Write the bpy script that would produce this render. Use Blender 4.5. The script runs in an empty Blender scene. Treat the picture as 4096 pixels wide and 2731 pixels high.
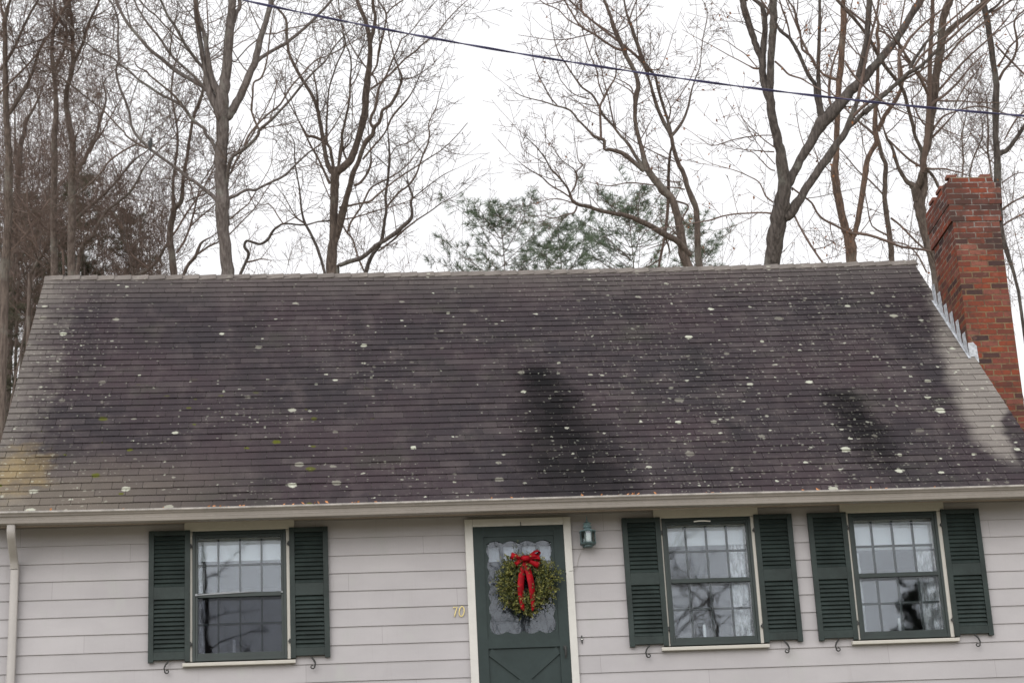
import bpy, bmesh, math, random
from mathutils import Vector, Matrix
random.seed(70)
C = bpy.context.scene.collection
scene = bpy.context.scene

# ------------------------------------------------------------------ camera
CAM = Vector((-1.9197702, -21.1128148, -3.4167411))
PI_, RO_, YA_ = 0.3442325, -0.05180605, 0.0927049
FPX = 8673.494                                   # focal length in pixels of a 4096-wide picture
FW = Vector((math.sin(YA_)*math.cos(PI_), math.cos(YA_)*math.cos(PI_), math.sin(PI_)))
_r = Vector((math.cos(YA_), -math.sin(YA_), 0)); _u = _r.cross(FW)
RT = _r*math.cos(RO_) + _u*math.sin(RO_)
UP = -_r*math.sin(RO_) + _u*math.cos(RO_)
cd = bpy.data.cameras.new('camera'); cam = bpy.data.objects.new('camera', cd); C.objects.link(cam)
cd.sensor_fit = 'HORIZONTAL'; cd.sensor_width = 36; cd.lens = 36*FPX/4096
cd.clip_start = 0.1; cd.clip_end = 2000
cam.matrix_world = Matrix(((RT.x, UP.x, -FW.x, CAM.x), (RT.y, UP.y, -FW.y, CAM.y), (RT.z, UP.z, -FW.z, CAM.z), (0, 0, 0, 1)))
cd.dof.use_dof = True; cd.dof.focus_distance = 22.5; cd.dof.aperture_fstop = 5.0
scene.camera = cam

# ------------------------------------------------------------------ overcast sky + weak sun
SUN_EL, SUN_AZ = math.radians(27), math.radians(203)      # azimuth clockwise from +y
world = bpy.data.worlds.new('World'); scene.world = world; world.use_nodes = True
wt = world.node_tree; wt.nodes.clear()
sky = wt.nodes.new('ShaderNodeTexSky'); sky.sky_type = 'NISHITA'; sky.sun_disc = False
sky.sun_elevation = SUN_EL; sky.sun_rotation = SUN_AZ
sky.air_density = 1.0; sky.dust_density = 4.0; sky.ozone_density = 1.0
hs = wt.nodes.new('ShaderNodeHueSaturation'); hs.inputs['Saturation'].default_value = 0.10
mx = wt.nodes.new('ShaderNodeMix'); mx.data_type = 'RGBA'; mx.inputs[0].default_value = 0.85
# cloud cover: even overcast with a broad brighter part round the veiled sun
tc = wt.nodes.new('ShaderNodeTexCoord'); dt = wt.nodes.new('ShaderNodeVectorMath'); dt.operation = 'DOT_PRODUCT'
wt.links.new(tc.outputs['Generated'], dt.inputs[0])
_ga, _ge = math.radians(196), math.radians(12); dt.inputs[1].default_value = (math.sin(_ga)*math.cos(_ge), math.cos(_ga)*math.cos(_ge), math.sin(_ge))
mr = wt.nodes.new('ShaderNodeMapRange'); mr.inputs[1].default_value = -0.35; mr.inputs[2].default_value = 1; mr.inputs[3].default_value = 9.3; mr.inputs[4].default_value = 18.5
wt.links.new(dt.outputs['Value'], mr.inputs[0])
cl = wt.nodes.new('ShaderNodeCombineColor'); wt.links.new(mr.outputs[0], cl.inputs[0]); wt.links.new(mr.outputs[0], cl.inputs[1])
ml = wt.nodes.new('ShaderNodeMath'); ml.operation = 'MULTIPLY'; ml.inputs[1].default_value = 1.02; wt.links.new(mr.outputs[0], ml.inputs[0]); wt.links.new(ml.outputs[0], cl.inputs[2])
wt.links.new(cl.outputs[0], mx.inputs[7])
bg = wt.nodes.new('ShaderNodeBackground'); bg.inputs['Strength'].default_value = 0.13
wo = wt.nodes.new('ShaderNodeOutputWorld')
wt.links.new(sky.outputs[0], hs.inputs['Color']); wt.links.new(hs.outputs[0], mx.inputs[6])
wt.links.new(mx.outputs[2], bg.inputs['Color']); wt.links.new(bg.outputs[0], wo.inputs[0])
sd = bpy.data.lights.new('sun', 'SUN'); sd.energy = 0.9; sd.angle = math.radians(40); sd.color = (1, 0.97, 0.93)
sun = bpy.data.objects.new('sun', sd); C.objects.link(sun)
sdir = Vector((math.sin(SUN_AZ)*math.cos(SUN_EL), math.cos(SUN_AZ)*math.cos(SUN_EL), math.sin(SUN_EL)))
sun.rotation_euler = sdir.to_track_quat('Z', 'Y').to_euler(); sun.location = (0, -10, 30)
vs = scene.view_settings
vs.view_transform = 'Standard'; vs.look = 'None'; vs.exposure = 0.0; vs.gamma = 1; vs.use_curve_mapping = False

# ------------------------------------------------------------------ small helpers
def tag(o, label=None, cat=None, group=None, kind=None):
    if label: o['label'] = label
    if cat: o['category'] = cat
    if group: o['group'] = group
    if kind: o['kind'] = kind
    return o
def empty(name, loc, label, cat, group=None):
    o = bpy.data.objects.new(name, None); C.objects.link(o); o.location = loc; o.empty_display_size = 0.2
    return tag(o, label, cat, group)
class MB:
    def __init__(s): s.v = []; s.f = []; s.uv = None; s.att = None
    def face(s, pts):
        n = len(s.v); s.v += [tuple(p) for p in pts]; s.f.append(tuple(range(n, n+len(pts))))
    def box(s, x0, x1, y0, y1, z0, z1):
        n = len(s.v)
        s.v += [(x0,y0,z0),(x1,y0,z0),(x1,y1,z0),(x0,y1,z0),(x0,y0,z1),(x1,y0,z1),(x1,y1,z1),(x0,y1,z1)]
        s.f += [tuple(n+i for i in q) for q in ((3,2,1,0),(4,5,6,7),(0,1,5,4),(1,2,6,5),(2,3,7,6),(3,0,4,7))]
    def prism(s, poly, a, b):                     # poly of 3-vectors swept from offset a to offset b
        n = len(s.v); k = len(poly); a = Vector(a); b = Vector(b)
        s.v += [tuple(Vector(p)+a) for p in poly] + [tuple(Vector(p)+b) for p in poly]
        s.f.append(tuple(range(n+k-1, n-1, -1))); s.f.append(tuple(range(n+k, n+2*k)))
        for i in range(k):
            j = (i+1) % k; s.f.append((n+i, n+j, n+k+j, n+k+i))
    def tube(s, pts, rad, sides=6, cap=True):
        pts = [Vector(p) for p in pts]; k = len(pts)
        if not hasattr(rad, '__len__'): rad = [rad]*k
        n = len(s.v); ref = None
        for i in range(k):
            t = (pts[min(i+1, k-1)] - pts[max(i-1, 0)])
            if t.length < 1e-9: t = Vector((0, 0, 1))
            t.normalize()
            if ref is None:
                ref = t.orthogonal().normalized()
            else:
                ref = ref - t*ref.dot(t)
                ref = ref.normalized() if ref.length > 1e-6 else t.orthogonal().normalized()
            b = t.cross(ref)
            for q in range(sides):
                a = 2*math.pi*q/sides
                p = pts[i] + (ref*math.cos(a) + b*math.sin(a))*rad[i]
                s.v.append((p.x, p.y, p.z))
        for i in range(k-1):
            for q in range(sides):
                w = (q+1) % sides
                s.f.append((n+i*sides+q, n+i*sides+w, n+(i+1)*sides+w, n+(i+1)*sides+q))
        if cap:
            s.f.append(tuple(n+q for q in range(sides-1, -1, -1)))
            s.f.append(tuple(n+(k-1)*sides+q for q in range(sides)))
    def lathe(s, prof, cx, cy, sides=16, rot=0.0):
        n = len(s.v); k = len(prof)
        for r, z in prof:
            for q in range(sides):
                a = rot + 2*math.pi*q/sides; s.v.append((cx+r*math.cos(a), cy+r*math.sin(a), z))
        for i in range(k-1):
            for q in range(sides):
                w = (q+1) % sides; s.f.append((n+i*sides+q, n+i*sides+w, n+(i+1)*sides+w, n+(i+1)*sides+q))
        s.f.append(tuple(n+q for q in range(sides-1, -1, -1))); s.f.append(tuple(n+(k-1)*sides+q for q in range(sides)))
    def build(s, name, mat, parent=None, smooth=False, bevel=0.0, loc=None):
        me = bpy.data.meshes.new(name); vv = s.v
        org = Vector((0, 0, 0))
        if parent is not None:
            p = parent
            while p is not None: org += p.location; p = p.parent
        if loc is not None: org = org + Vector(loc)
        if org.length > 0: vv = [(a-org.x, b-org.y, c-org.z) for a, b, c in vv]
        me.from_pydata(vv, [], s.f)
        if s.uv:
            ul = me.uv_layers.new(name='UVMap')
            ul.data.foreach_set('uv', s.uv)
        if s.att:
            at = me.attributes.new('tab', 'FLOAT', 'FACE'); at.data.foreach_set('value', s.att)
        if smooth: me.polygons.foreach_set('use_smooth', [True]*len(me.polygons))
        for m in (mat if isinstance(mat, (list, tuple)) else [mat]): me.materials.append(m)
        me.update()
        o = bpy.data.objects.new(name, me); C.objects.link(o)
        if parent is not None: o.parent = parent
        if loc is not None: o.location = loc
        if bevel:
            b = o.modifiers.new('bevel', 'BEVEL'); b.width = bevel; b.segments = 2; b.limit_method = 'ANGLE'; b.angle_limit = math.radians(40)
        return o

class Mat:
    """tiny wrapper for procedural materials"""
    def __init__(s, name):
        s.m = bpy.data.materials.new(name); s.m.use_nodes = True; s.t = s.m.node_tree; s.t.nodes.clear()
        s.out = s.t.nodes.new('ShaderNodeOutputMaterial')
        s.bs = s.t.nodes.new('ShaderNodeBsdfPrincipled'); s.t.links.new(s.bs.outputs[0], s.out.inputs[0])
    def put(s, sock, v):
        if isinstance(v, bpy.types.NodeSocket): s.t.links.new(v, sock)
        elif isinstance(v, (tuple, list)) and len(v) == 3 and sock.type == 'RGBA': sock.default_value = (*v, 1)
        else: sock.default_value = v
    def obj(s): return s.t.nodes.new('ShaderNodeTexCoord').outputs['Object']
    def uv(s): return s.t.nodes.new('ShaderNodeTexCoord').outputs['UV']
    def attr(s, name): n = s.t.nodes.new('ShaderNodeAttribute'); n.attribute_name = name; return n.outputs['Fac']
    def scale(s, vec, xyz):
        n = s.t.nodes.new('ShaderNodeVectorMath'); n.operation = 'MULTIPLY'; s.put(n.inputs[0], vec); n.inputs[1].default_value = xyz; return n.outputs[0]
    def addv(s, a, b):
        n = s.t.nodes.new('ShaderNodeVectorMath'); n.operation = 'ADD'; s.put(n.inputs[0], a); s.put(n.inputs[1], b); return n.outputs[0]
    def sep(s, vec): n = s.t.nodes.new('ShaderNodeSeparateXYZ'); s.put(n.inputs[0], vec); return n.outputs
    def comb(s, x, y, z=0.0):
        n = s.t.nodes.new('ShaderNodeCombineXYZ')
        for i, q in enumerate((x, y, z)): s.put(n.inputs[i], q)
        return n.outputs[0]
    def noise(s, vec, sc, det=4, rough=0.55, dist=0.0, out='Fac'):
        n = s.t.nodes.new('ShaderNodeTexNoise'); s.put(n.inputs['Vector'], vec); n.inputs['Scale'].default_value = sc
        n.inputs['Detail'].default_value = det; n.inputs['Roughness'].default_value = rough; n.inputs['Distortion'].default_value = dist
        return n.outputs[out]
    def vor(s, vec, sc, rnd=1.0):
        n = s.t.nodes.new('ShaderNodeTexVoronoi'); n.voronoi_dimensions = '2D'; s.put(n.inputs['Vector'], vec)
        n.inputs['Scale'].default_value = sc; n.inputs['Randomness'].default_value = rnd; return n.outputs
    def math(s, op, a, b=0.0, c=0.0, clamp=False):
        n = s.t.nodes.new('ShaderNodeMath'); n.operation = op; n.use_clamp = clamp
        for i, q in enumerate((a, b, c)): s.put(n.inputs[i], q)
        return n.outputs[0]
    def ss(s, v, a, b, lo=0.0, hi=1.0):           # smoothstep
        n = s.t.nodes.new('ShaderNodeMapRange'); n.interpolation_type = 'SMOOTHSTEP'; s.put(n.inputs[0], v)
        for i, q in enumerate((a, b, lo, hi)): s.put(n.inputs[i+1], q)
        return n.outputs[0]
    def lin(s, v, a, b, lo=0.0, hi=1.0):
        n = s.t.nodes.new('ShaderNodeMapRange'); s.put(n.inputs[0], v)
        for i, q in enumerate((a, b, lo, hi)): n.inputs[i+1].default_value = q
        return n.outputs[0]
    def curve(s, v, pts):                          # piecewise linear function of v
        n = s.t.nodes.new('ShaderNodeValToRGB'); a0, a1 = pts[0][0], pts[-1][0]
        ys = [p[1] for p in pts]; lo, hi = min(ys), max(ys)
        s.put(n.inputs[0], s.lin(v, a0, a1)); e = n.color_ramp.elements
        while len(e) < len(pts): e.new(0.5)
        for i, (x, y) in enumerate(pts):
            g = (y-lo)/(hi-lo) if hi > lo else 0; e[i].position = (x-a0)/(a1-a0); e[i].color = (g, g, g, 1)
        return s.lin(n.outputs[0], 0, 1, lo, hi)
    def mix(s, f, a, b, mode='MIX'):
        n = s.t.nodes.new('ShaderNodeMix'); n.data_type = 'RGBA'; n.blend_type = mode
        s.put(n.inputs[0], f); s.put(n.inputs[6], a); s.put(n.inputs[7], b); return n.outputs[2]
    def bump(s, h, st=0.3, d=0.01):
        n = s.t.nodes.new('ShaderNodeBump'); n.inputs['Strength'].default_value = st; n.inputs['Distance'].default_value = d
        s.put(n.inputs['Height'], h); s.t.links.new(n.outputs[0], s.bs.inputs['Normal'])
    def fin(s, col, rough=0.6, metal=0.0, spec=0.5):
        s.put(s.bs.inputs['Base Color'], col); s.put(s.bs.inputs['Roughness'], rough); s.bs.inputs['Metallic'].default_value = metal
        s.bs.inputs['Specular IOR Level'].default_value = spec
        return s.m
def paint(name, col, rough=0.5, var=0.12, sc=6.0, spec=0.4, grain=None):
    m = Mat(name); o = m.obj()
    n = m.noise(m.scale(o, grain) if grain else o, sc, 5)
    n2 = m.noise(o, sc*9, 3)
    f = m.math('ADD', m.math('MULTIPLY', n, 0.7), m.math('MULTIPLY', n2, 0.3))
    a = tuple(c*(1-var) for c in col); b = tuple(min(1, c*(1+var)) for c in col)
    m.bump(n2, 0.15, 0.004)
    return m.fin(m.mix(m.ss(f, 0.3, 0.7), a, b), rough, 0, spec)

# ------------------------------------------------------------------ materials
def siding_mat():
    m = Mat('painted cedar clapboard'); o = m.obj(); x, y, z = m.sep(o)[0:3]
    big = m.noise(m.scale(o, (0.9, 1, 1.6)), 1.3, 5)
    grain = m.noise(m.scale(o, (34, 1, 1.6)), 1.0, 4, 0.6)
    fine = m.noise(o, 60, 3)
    c = m.mix(m.ss(big, 0.3, 0.7), (0.300, 0.285, 0.291), (0.343, 0.326, 0.332))
    c = m.mix(m.ss(m.noise(m.scale(o, (1, 1, 0.7)), 3.1, 4), 0.56, 0.75), c, (0.318, 0.312, 0.306))
    # each board has its own coat: a step per course and long board lengths
    bid = m.math('FLOOR', m.math('DIVIDE', m.math('SUBTRACT', z, 0.333), 0.18))
    bx = m.math('FLOOR', m.math('ADD', m.math('DIVIDE', x, 2.9), m.math('MULTIPLY', bid, 0.37)))
    wn = m.t.nodes.new('ShaderNodeTexWhiteNoise'); wn.noise_dimensions = '2D'; m.put(wn.inputs['Vector'], m.comb(bid, bx))
    c = m.mix(0.10, c, m.mix(wn.outputs['Value'], (0.21, 0.197, 0.195), (0.44, 0.415, 0.415)))
    c = m.mix(m.math('MULTIPLY', m.ss(grain, 0.60, 0.78), 0.22), c, (0.21, 0.195, 0.187))
    c = m.mix(m.math('MULTIPLY', m.ss(m.noise(m.scale(o, (26, 1, 2.2)), 1.0, 2), 0.70, 0.78), 0.25), c, (0.175, 0.16, 0.148))
    fx = m.math('FRACT', m.math('ADD', m.math('DIVIDE', x, 2.9), m.math('MULTIPLY', bid, 0.37)))
    c = m.mix(m.math('MULTIPLY', m.math('LESS_THAN', fx, 0.0012), 0.55), c, (0.10, 0.09, 0.085))          # butt joints
    c = m.mix(m.math('MULTIPLY', m.ss(m.noise(m.scale(o, (5, 1, 0.5)), 1.4, 5, 0.7), 0.58, 0.80), 0.22), c, (0.20, 0.185, 0.17))   # rain streaks
    m.bump(m.math('ADD', m.math('MULTIPLY', grain, 0.6), m.math('MULTIPLY', fine, 0.4)), 0.25, 0.004)
    return m.fin(c, 0.62, 0, 0.3)
M = {}
M['siding'] = siding_mat()
M['trim'] = paint('cream trim paint', (0.43, 0.41, 0.37), 0.5, 0.06)
M['white'] = paint('white door casing paint', (0.45, 0.438, 0.41), 0.45, 0.05)
M['gutter'] = paint('taupe gutter enamel', (0.235, 0.212, 0.192), 0.45, 0.12, 2.0, grain=(0.4, 1, 1))
M['gutterlip'] = paint('weathered gutter lip', (0.27, 0.25, 0.23), 0.5, 0.3, 9.0)
M['soffit'] = paint('soffit paint', (0.25, 0.205, 0.17), 0.6, 0.15, 3.0, grain=(0.5, 3, 1))
M['spout'] = paint('downspout enamel', (0.31, 0.29, 0.275), 0.4, 0.06)
M['green'] = paint('dark green shutter paint', (0.019, 0.027, 0.025), 0.5, 0.3, 5.0, 0.2)
M['greenf'] = paint('dark green window paint', (0.014, 0.022, 0.020), 0.4, 0.2, 5.0, 0.35)
M['doorgreen'] = paint('dark green door paint', (0.023, 0.033, 0.032), 0.5, 0.15, 3.0, 0.15)
M['iron'] = paint('black wrought iron', (0.018, 0.018, 0.017), 0.5, 0.3, 20)
M['silver'] = Mat('dull aluminium').fin((0.19, 0.20, 0.21), 0.5, 0.2)
M['brass'] = Mat('pale brass').fin((0.66, 0.54, 0.20), 0.4, 0.15)
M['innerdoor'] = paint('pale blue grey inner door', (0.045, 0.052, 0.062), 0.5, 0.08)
M['lite'] = paint('curtained door light', (0.72, 0.74, 0.78), 0.5, 0.12, 4)
M['room'] = paint('plaster room wall', (0.30, 0.29, 0.27), 0.8, 0.1)
M['shade'] = paint('white window shade', (0.86, 0.86, 0.84), 0.7, 0.04)
M['candle'] = paint('white candle', (0.85, 0.84, 0.80), 0.4, 0.03)
M['gable'] = paint('painted gable shingles', (0.36, 0.335, 0.32), 0.7, 0.1)
def lace_mat():
    m = Mat('white lace'); o = m.obj()
    h = m.noise(m.scale(o, (1, 1, 0.35)), 26, 4, 0.7)
    c = m.mix(m.ss(h, 0.4, 0.62), (0.32, 0.31, 0.30), (0.80, 0.79, 0.77)); return m.fin(c, 0.8)
M['lace'] = lace_mat()
def glass_mat(name, k, tint=(1, 1, 1)):
    m = Mat(name); t = m.t
    tr = t.nodes.new('ShaderNodeBsdfTransparent'); tr.inputs[0].default_value = (*tint, 1)
    gl = t.nodes.new('ShaderNodeBsdfGlossy'); gl.inputs['Roughness'].default_value = 0.015; gl.inputs['Color'].default_value = (0.93, 0.96, 1.0, 1)
    bp = t.nodes.new('ShaderNodeBump'); bp.inputs['Strength'].default_value = 0.07; bp.inputs['Distance'].default_value = 0.004
    m.put(bp.inputs['Height'], m.noise(m.scale(m.obj(), (1, 1, 0.6)), 5.5, 2, 0.4)); t.links.new(bp.outputs[0], gl.inputs['Normal'])
    fr = t.nodes.new('ShaderNodeFresnel'); fr.inputs[0].default_value = 1.5
    mxs = t.nodes.new('ShaderNodeMixShader'); m.put(mxs.inputs[0], m.math('MULTIPLY', fr.outputs[0], k, clamp=True))
    t.links.new(tr.outputs[0], mxs.inputs[1]); t.links.new(gl.outputs[0], mxs.inputs[2]); t.links.new(mxs.outputs[0], m.out.inputs[0])
    t.nodes.remove(m.bs); return m.m
M['glass2'] = glass_mat('storm glazing', 0.65, (0.93, 0.94, 0.95)); M['sashglass'] = glass_mat('sash glazing', 1.5, (0.90, 0.92, 0.93)); M['sashdim'] = glass_mat('sash glazing behind the screen', 1.3, (0.85, 0.86, 0.88)); M['glassd'] = glass_mat('storm door glazing', 1.0, (0.80, 0.82, 0.84))
M['glass1'] = glass_mat('single glazing with screen', 0.3, (0.70, 0.71, 0.73))
M['lampglass'] = glass_mat('bevelled lamp glass', 2.2, (0.75, 0.78, 0.75))

EAVE_Y, EAVE_Z, SLOPE, RIDGE_S = -0.36, 2.381, math.radians(44.93), 5.83
def roof_mat(name='asphalt shingles', cap=False):
    m = Mat(name); uv = m.uv(); u, v = m.sep(uv)[0:2]; tabr = m.attr('tab')
    big = m.noise(uv, 0.55, 5, 0.6); mid = m.noise(m.scale(uv, (1.6, 1.0, 1)), 2.4, 5, 0.65)
    gran = m.noise(uv, 90, 2, 0.7)
    strk = m.noise(m.scale(uv, (3.2, 0.35, 1)), 1.0, 5, 0.6)
    if cap:
        c = m.mix(m.ss(mid, 0.3, 0.7), (0.125, 0.110, 0.100), (0.185, 0.165, 0.150))
    else:
        c = m.mix(m.ss(big, 0.35, 0.65), (0.033, 0.029, 0.032), (0.046, 0.035, 0.039))
        c = m.mix(m.ss(mid, 0.45, 0.8), c, (0.072, 0.060, 0.060))
        col = m.noise(m.addv(m.scale(uv, (0.85, 0.16, 1)), (3.1, 0.4, 0)), 1.5, 5, 0.62)
        c = m.mix(m.math('MULTIPLY', m.ss(col, 0.54, 0.72), 0.34), c, (0.080, 0.070, 0.070))
        c = m.mix(m.math('MULTIPLY', m.ss(col, 0.46, 0.30), 0.55), c, (0.024, 0.023, 0.024))
        c = m.mix(m.math('MULTIPLY', m.ss(m.noise(m.addv(uv, (9, 2, 0)), 1.1, 5, 0.65), 0.55, 0.72), 0.35), c, (0.050, 0.052, 0.040))
        # paler granules towards the ridge and at the left rake
        c = m.mix(m.math('MULTIPLY', m.ss(v, 4.6, 5.9), 0.5), c, (0.115, 0.100, 0.092))
        le = m.math('MULTIPLY', m.ss(m.math('ADD', u, m.math('MULTIPLY', m.math('SUBTRACT', mid, 0.5), 1.2)), -4.70, -5.30), 0.75)
        c = m.mix(le, c, (0.150, 0.135, 0.122))
        lo = m.math('MULTIPLY', m.ss(m.math('ADD', v, m.math('MULTIPLY', m.math('SUBTRACT', mid, 0.5), 1.0)), 1.5, 0.2), m.ss(u, -2.2, -4.4))
        c = m.mix(m.math('MULTIPLY', lo, 0.55), c, (0.165, 0.145, 0.115))
        # tone steps from tab to tab
        c = m.mix(m.math('MULTIPLY', tabr, 0.42), c, m.mix(0.5, c, (0.020, 0.018, 0.020)))
        c = m.mix(m.math('MULTIPLY', m.ss(tabr, 0.84, 0.95), 0.24), c, (0.095, 0.080, 0.080))
        # dark algae streaks and two black plumes of tar-coloured growth
        c = m.mix(m.math('MULTIPLY', m.ss(strk, 0.52, 0.78), 0.22), c, (0.030, 0.028, 0.031))
        wob = m.math('MULTIPLY', m.math('SUBTRACT', m.noise(uv, 4.0, 6, 0.75), 0.5), 0.55)
        for pts, wid, v0, v1, v2, st in ((((0.0, 0.66), (1.2, 0.60), (2.1, 0.54), (3.2, 0.45)), ((0.0, 0.50), (1.0, 0.42), (1.8, 0.33), (2.6, 0.24), (3.2, 0.12)), -1.4, 1.0, 3.25, 0.95),
                                         (((0.3, 3.84), (1.2, 3.83), (2.3, 3.70)), ((0.3, 0.14), (1.4, 0.21), (2.3, 0.15)), 0.0, 1.0, 2.45, 0.92)):
            d = m.math('ABSOLUTE', m.math('SUBTRACT', m.math('ADD', u, wob), m.curve(v, pts)))
            q = m.math('DIVIDE', d, m.curve(v, wid)); q = m.math('POWER', m.ss(m.math('ADD', q, m.math('MULTIPLY', m.math('SUBTRACT', gran, 0.5), 0.9)), 1.70, 0.25), 0.62)
            q = m.math('MULTIPLY', m.math('MULTIPLY', q, m.lin(tabr, 0, 1, 1.0, 0.74)), m.math('MULTIPLY', m.ss(v, v0, v1), m.ss(v, v2, v2-0.35)))
            c = m.mix(m.math('MULTIPLY', q, st), c, (0.0075, 0.0075, 0.008))
        # washed-out pale band running down from the metal chimney flashing
        w2 = m.math('MULTIPLY', m.math('SUBTRACT', m.noise(uv, 3.0, 4), 0.5), 0.22)
        uu = m.math('ADD', u, w2)
        ul = m.curve(v, ((0.0, 5.12), (0.5, 5.06), (1.0, 4.93), (1.5, 4.94), (2.2, 5.0), (3.0, 5.12), (4.2, 5.34), (5.8, 5.6)))
        ur = m.curve(v, ((0.0, 5.16), (0.6, 5.24), (1.4, 5.33), (1.9, 5.60), (5.8, 5.8)))
        f = m.math('MULTIPLY', m.ss(m.math('SUBTRACT', uu, ul), -0.09, 0.12), m.ss(m.math('SUBTRACT', ur, uu), -0.05, 0.05))
        f = m.math('MULTIPLY', f, m.ss(v, 0.25, 0.85))
        c = m.mix(m.math('MULTIPLY', f, 0.95), c, m.mix(m.math('ADD', m.math('MULTIPLY', mid, 0.6), m.math('MULTIPLY', tabr, 0.4)), (0.130, 0.117, 0.108), (0.205, 0.186, 0.168)))
        # yellow growth in the lower left corner
        dx = m.math('SUBTRACT', u, -5.05); dv = m.math('SUBTRACT', v, 0.85)
        r = m.math('SQRT', m.math('ADD', m.math('MULTIPLY', dx, m.math('MULTIPLY', dx, 2.2)), m.math('MULTIPLY', dv, dv)))
        yl = m.math('MULTIPLY', m.ss(m.math('ADD', r, m.math('MULTIPLY', m.math('SUBTRACT', m.noise(uv, 4.5, 5), 0.5), 1.3)), 0.75, 0.05), 0.50)
        c = m.mix(yl, c, m.mix(mid, (0.27, 0.185, 0.06), (0.19, 0.15, 0.085)))
    c = m.mix(m.math('MULTIPLY', m.ss(gran, 0.45, 0.8), 0.5), c, m.mix(1.0, c, (1.9, 1.85, 1.85), 'MULTIPLY'))
    if cap: c = m.mix(m.math('MULTIPLY', tabr, 0.4), c, (0.07, 0.062, 0.06))
    # lichen rosettes, three sizes
    wv = m.addv(uv, m.scale(m.noise(uv, 26, 3, 0.6, out='Color'), (0.055, 0.055, 0)))
    clus = m.noise(uv, 0.9, 3)
    dens = m.math('ADD', m.math('MULTIPLY', m.ss(u, -0.6, 2.0), 0.20), m.math('MULTIPLY', m.ss(u, -3.6, -5.2), 0.20))
    for sc, rmax, thr, st in ((2.4, 0.15, 0.55, 0.85), (5.5, 0.17, 0.80, 0.7), (13.0, 0.30, 0.81, 0.45), (26.0, 0.38, 0.80, 0.30)):
        o = m.vor(m.addv(wv, (sc*0.37, sc*1.7, 0)), sc); rr, gg, bb = m.sep(o['Color'])[0:3]
        pick = m.math('GREATER_THAN', m.math('ADD', rr, m.math('ADD', m.math('MULTIPLY', m.math('SUBTRACT', clus, 0.5), 0.9), dens)), thr+0.14)
        rad = m.math('MULTIPLY', m.math('ADD', m.math('MULTIPLY', m.math('POWER', gg, 2.2), 0.75), 0.25), rmax)
        sp = m.math('MULTIPLY', pick, m.ss(m.math('DIVIDE', o['Distance'], rad), 1.0, 0.72))
        c = m.mix(m.math('MULTIPLY', sp, m.math('MULTIPLY', m.ss(bb, -0.4, 0.9), st)), c, m.mix(bb, (0.24, 0.225, 0.185), (0.43, 0.44, 0.365)))
    if not cap:                                    # moss cushions, lower left
        o = m.vor(m.addv(wv, (7.3, 1.1, 0)), 3.2); rr, gg, bb = m.sep(o['Color'])[0:3]
        zone = m.math('MULTIPLY', m.ss(u, -1.0, -2.4), m.ss(v, 3.2, 1.6))
        sp = m.math('MULTIPLY', m.math('GREATER_THAN', rr, 0.70), m.ss(m.math('DIVIDE', o['Distance'], m.math('MULTIPLY', gg, 0.19)), 1.0, 0.6))
        c = m.mix(m.math('MULTIPLY', sp, m.math('MULTIPLY', zone, 0.9)), c, (0.075, 0.080, 0.012))
    m.bump(gran, 0.4, 0.004)
    return m.fin(c, 0.95, 0, 0.04)
M['roof'] = roof_mat(); M['cap'] = roof_mat('ridge cap shingles', True)

def brick_mat():
    m = Mat('old red brick'); uv = m.uv()
    b = m.t.nodes.new('ShaderNodeTexBrick'); b.offset = 0.5
    m.put(b.inputs['Vector'], m.addv(uv, m.scale(m.noise(uv, 18, 2, out='Color'), (0.018, 0.013, 0))))
    for k, q in (('Scale', 1.0), ('Mortar Size', 0.008), ('Mortar Smooth', 0.25), ('Bias', 0.0), ('Brick Width', 0.205), ('Row Height', 0.0705)): b.inputs[k].default_value = q
    b.inputs['Color1'].default_value = (0, 0, 0, 1); b.inputs['Color2'].default_value = (1, 1, 1, 1); b.inputs['Mortar'].default_value = (0.5, 0.5, 0.5, 1)
    r = m.sep(b.outputs['Color'])[0]
    n = m.t.nodes.new('ShaderNodeValToRGB'); m.put(n.inputs[0], r); e = n.color_ramp.elements
    cols = ((0.0, (0.045, 0.030, 0.030)), (0.18, (0.085, 0.040, 0.034)), (0.36, (0.160, 0.045, 0.029)), (0.6, (0.205, 0.053, 0.029)), (0.84, (0.145, 0.050, 0.040)), (1.0, (0.215, 0.085, 0.062)))
    while len(e) < len(cols): e.new(0.5)
    for i, (p, q) in enumerate(cols): e[i].position = p; e[i].color = (*q, 1)
    c = m.mix(m.math('MULTIPLY', m.ss(m.noise(uv, 16, 6, 0.75), 0.42, 0.72), 0.8), n.outputs[0], (0.075, 0.042, 0.036))
    c = m.mix(m.math('MULTIPLY', m.ss(m.noise(uv, 5.5, 3), 0.62, 0.74), 0.5), c, (0.24, 0.125, 0.10))
    v = m.sep(uv)[1]
    mort = m.mix(m.ss(m.math('ADD', v, m.math('MULTIPLY', m.noise(uv, 3, 3), 0.8)), 5.9, 6.8), (0.165, 0.120, 0.072), (0.25, 0.228, 0.212))
    mort = m.mix(m.ss(m.noise(uv, 9, 4, 0.7), 0.42, 0.62), mort, (0.105, 0.06, 0.042))
    c = m.mix(b.outputs['Fac'], c, mort)
    st = m.noise(uv, 2.6, 5, 0.65)
    c = m.mix(m.math('MULTIPLY', m.ss(m.math('ADD', st, m.math('MULTIPLY', m.ss(v, 5.2, 6.6), 0.14)), 0.50, 0.74), 0.6), c, (0.050, 0.036, 0.032))
    c = m.mix(m.math('MULTIPLY', m.ss(m.noise(uv, 7.5, 4, 0.7), 0.66, 0.8), 0.35), c, (0.10, 0.10, 0.035))
    m.bump(m.math('SUBTRACT', m.math('MULTIPLY', m.noise(uv, 60, 3), 0.3), b.outputs['Fac']), 0.7, 0.008)
    return m.fin(c, 0.92, 0, 0.06)
M['brick'] = brick_mat()
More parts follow.
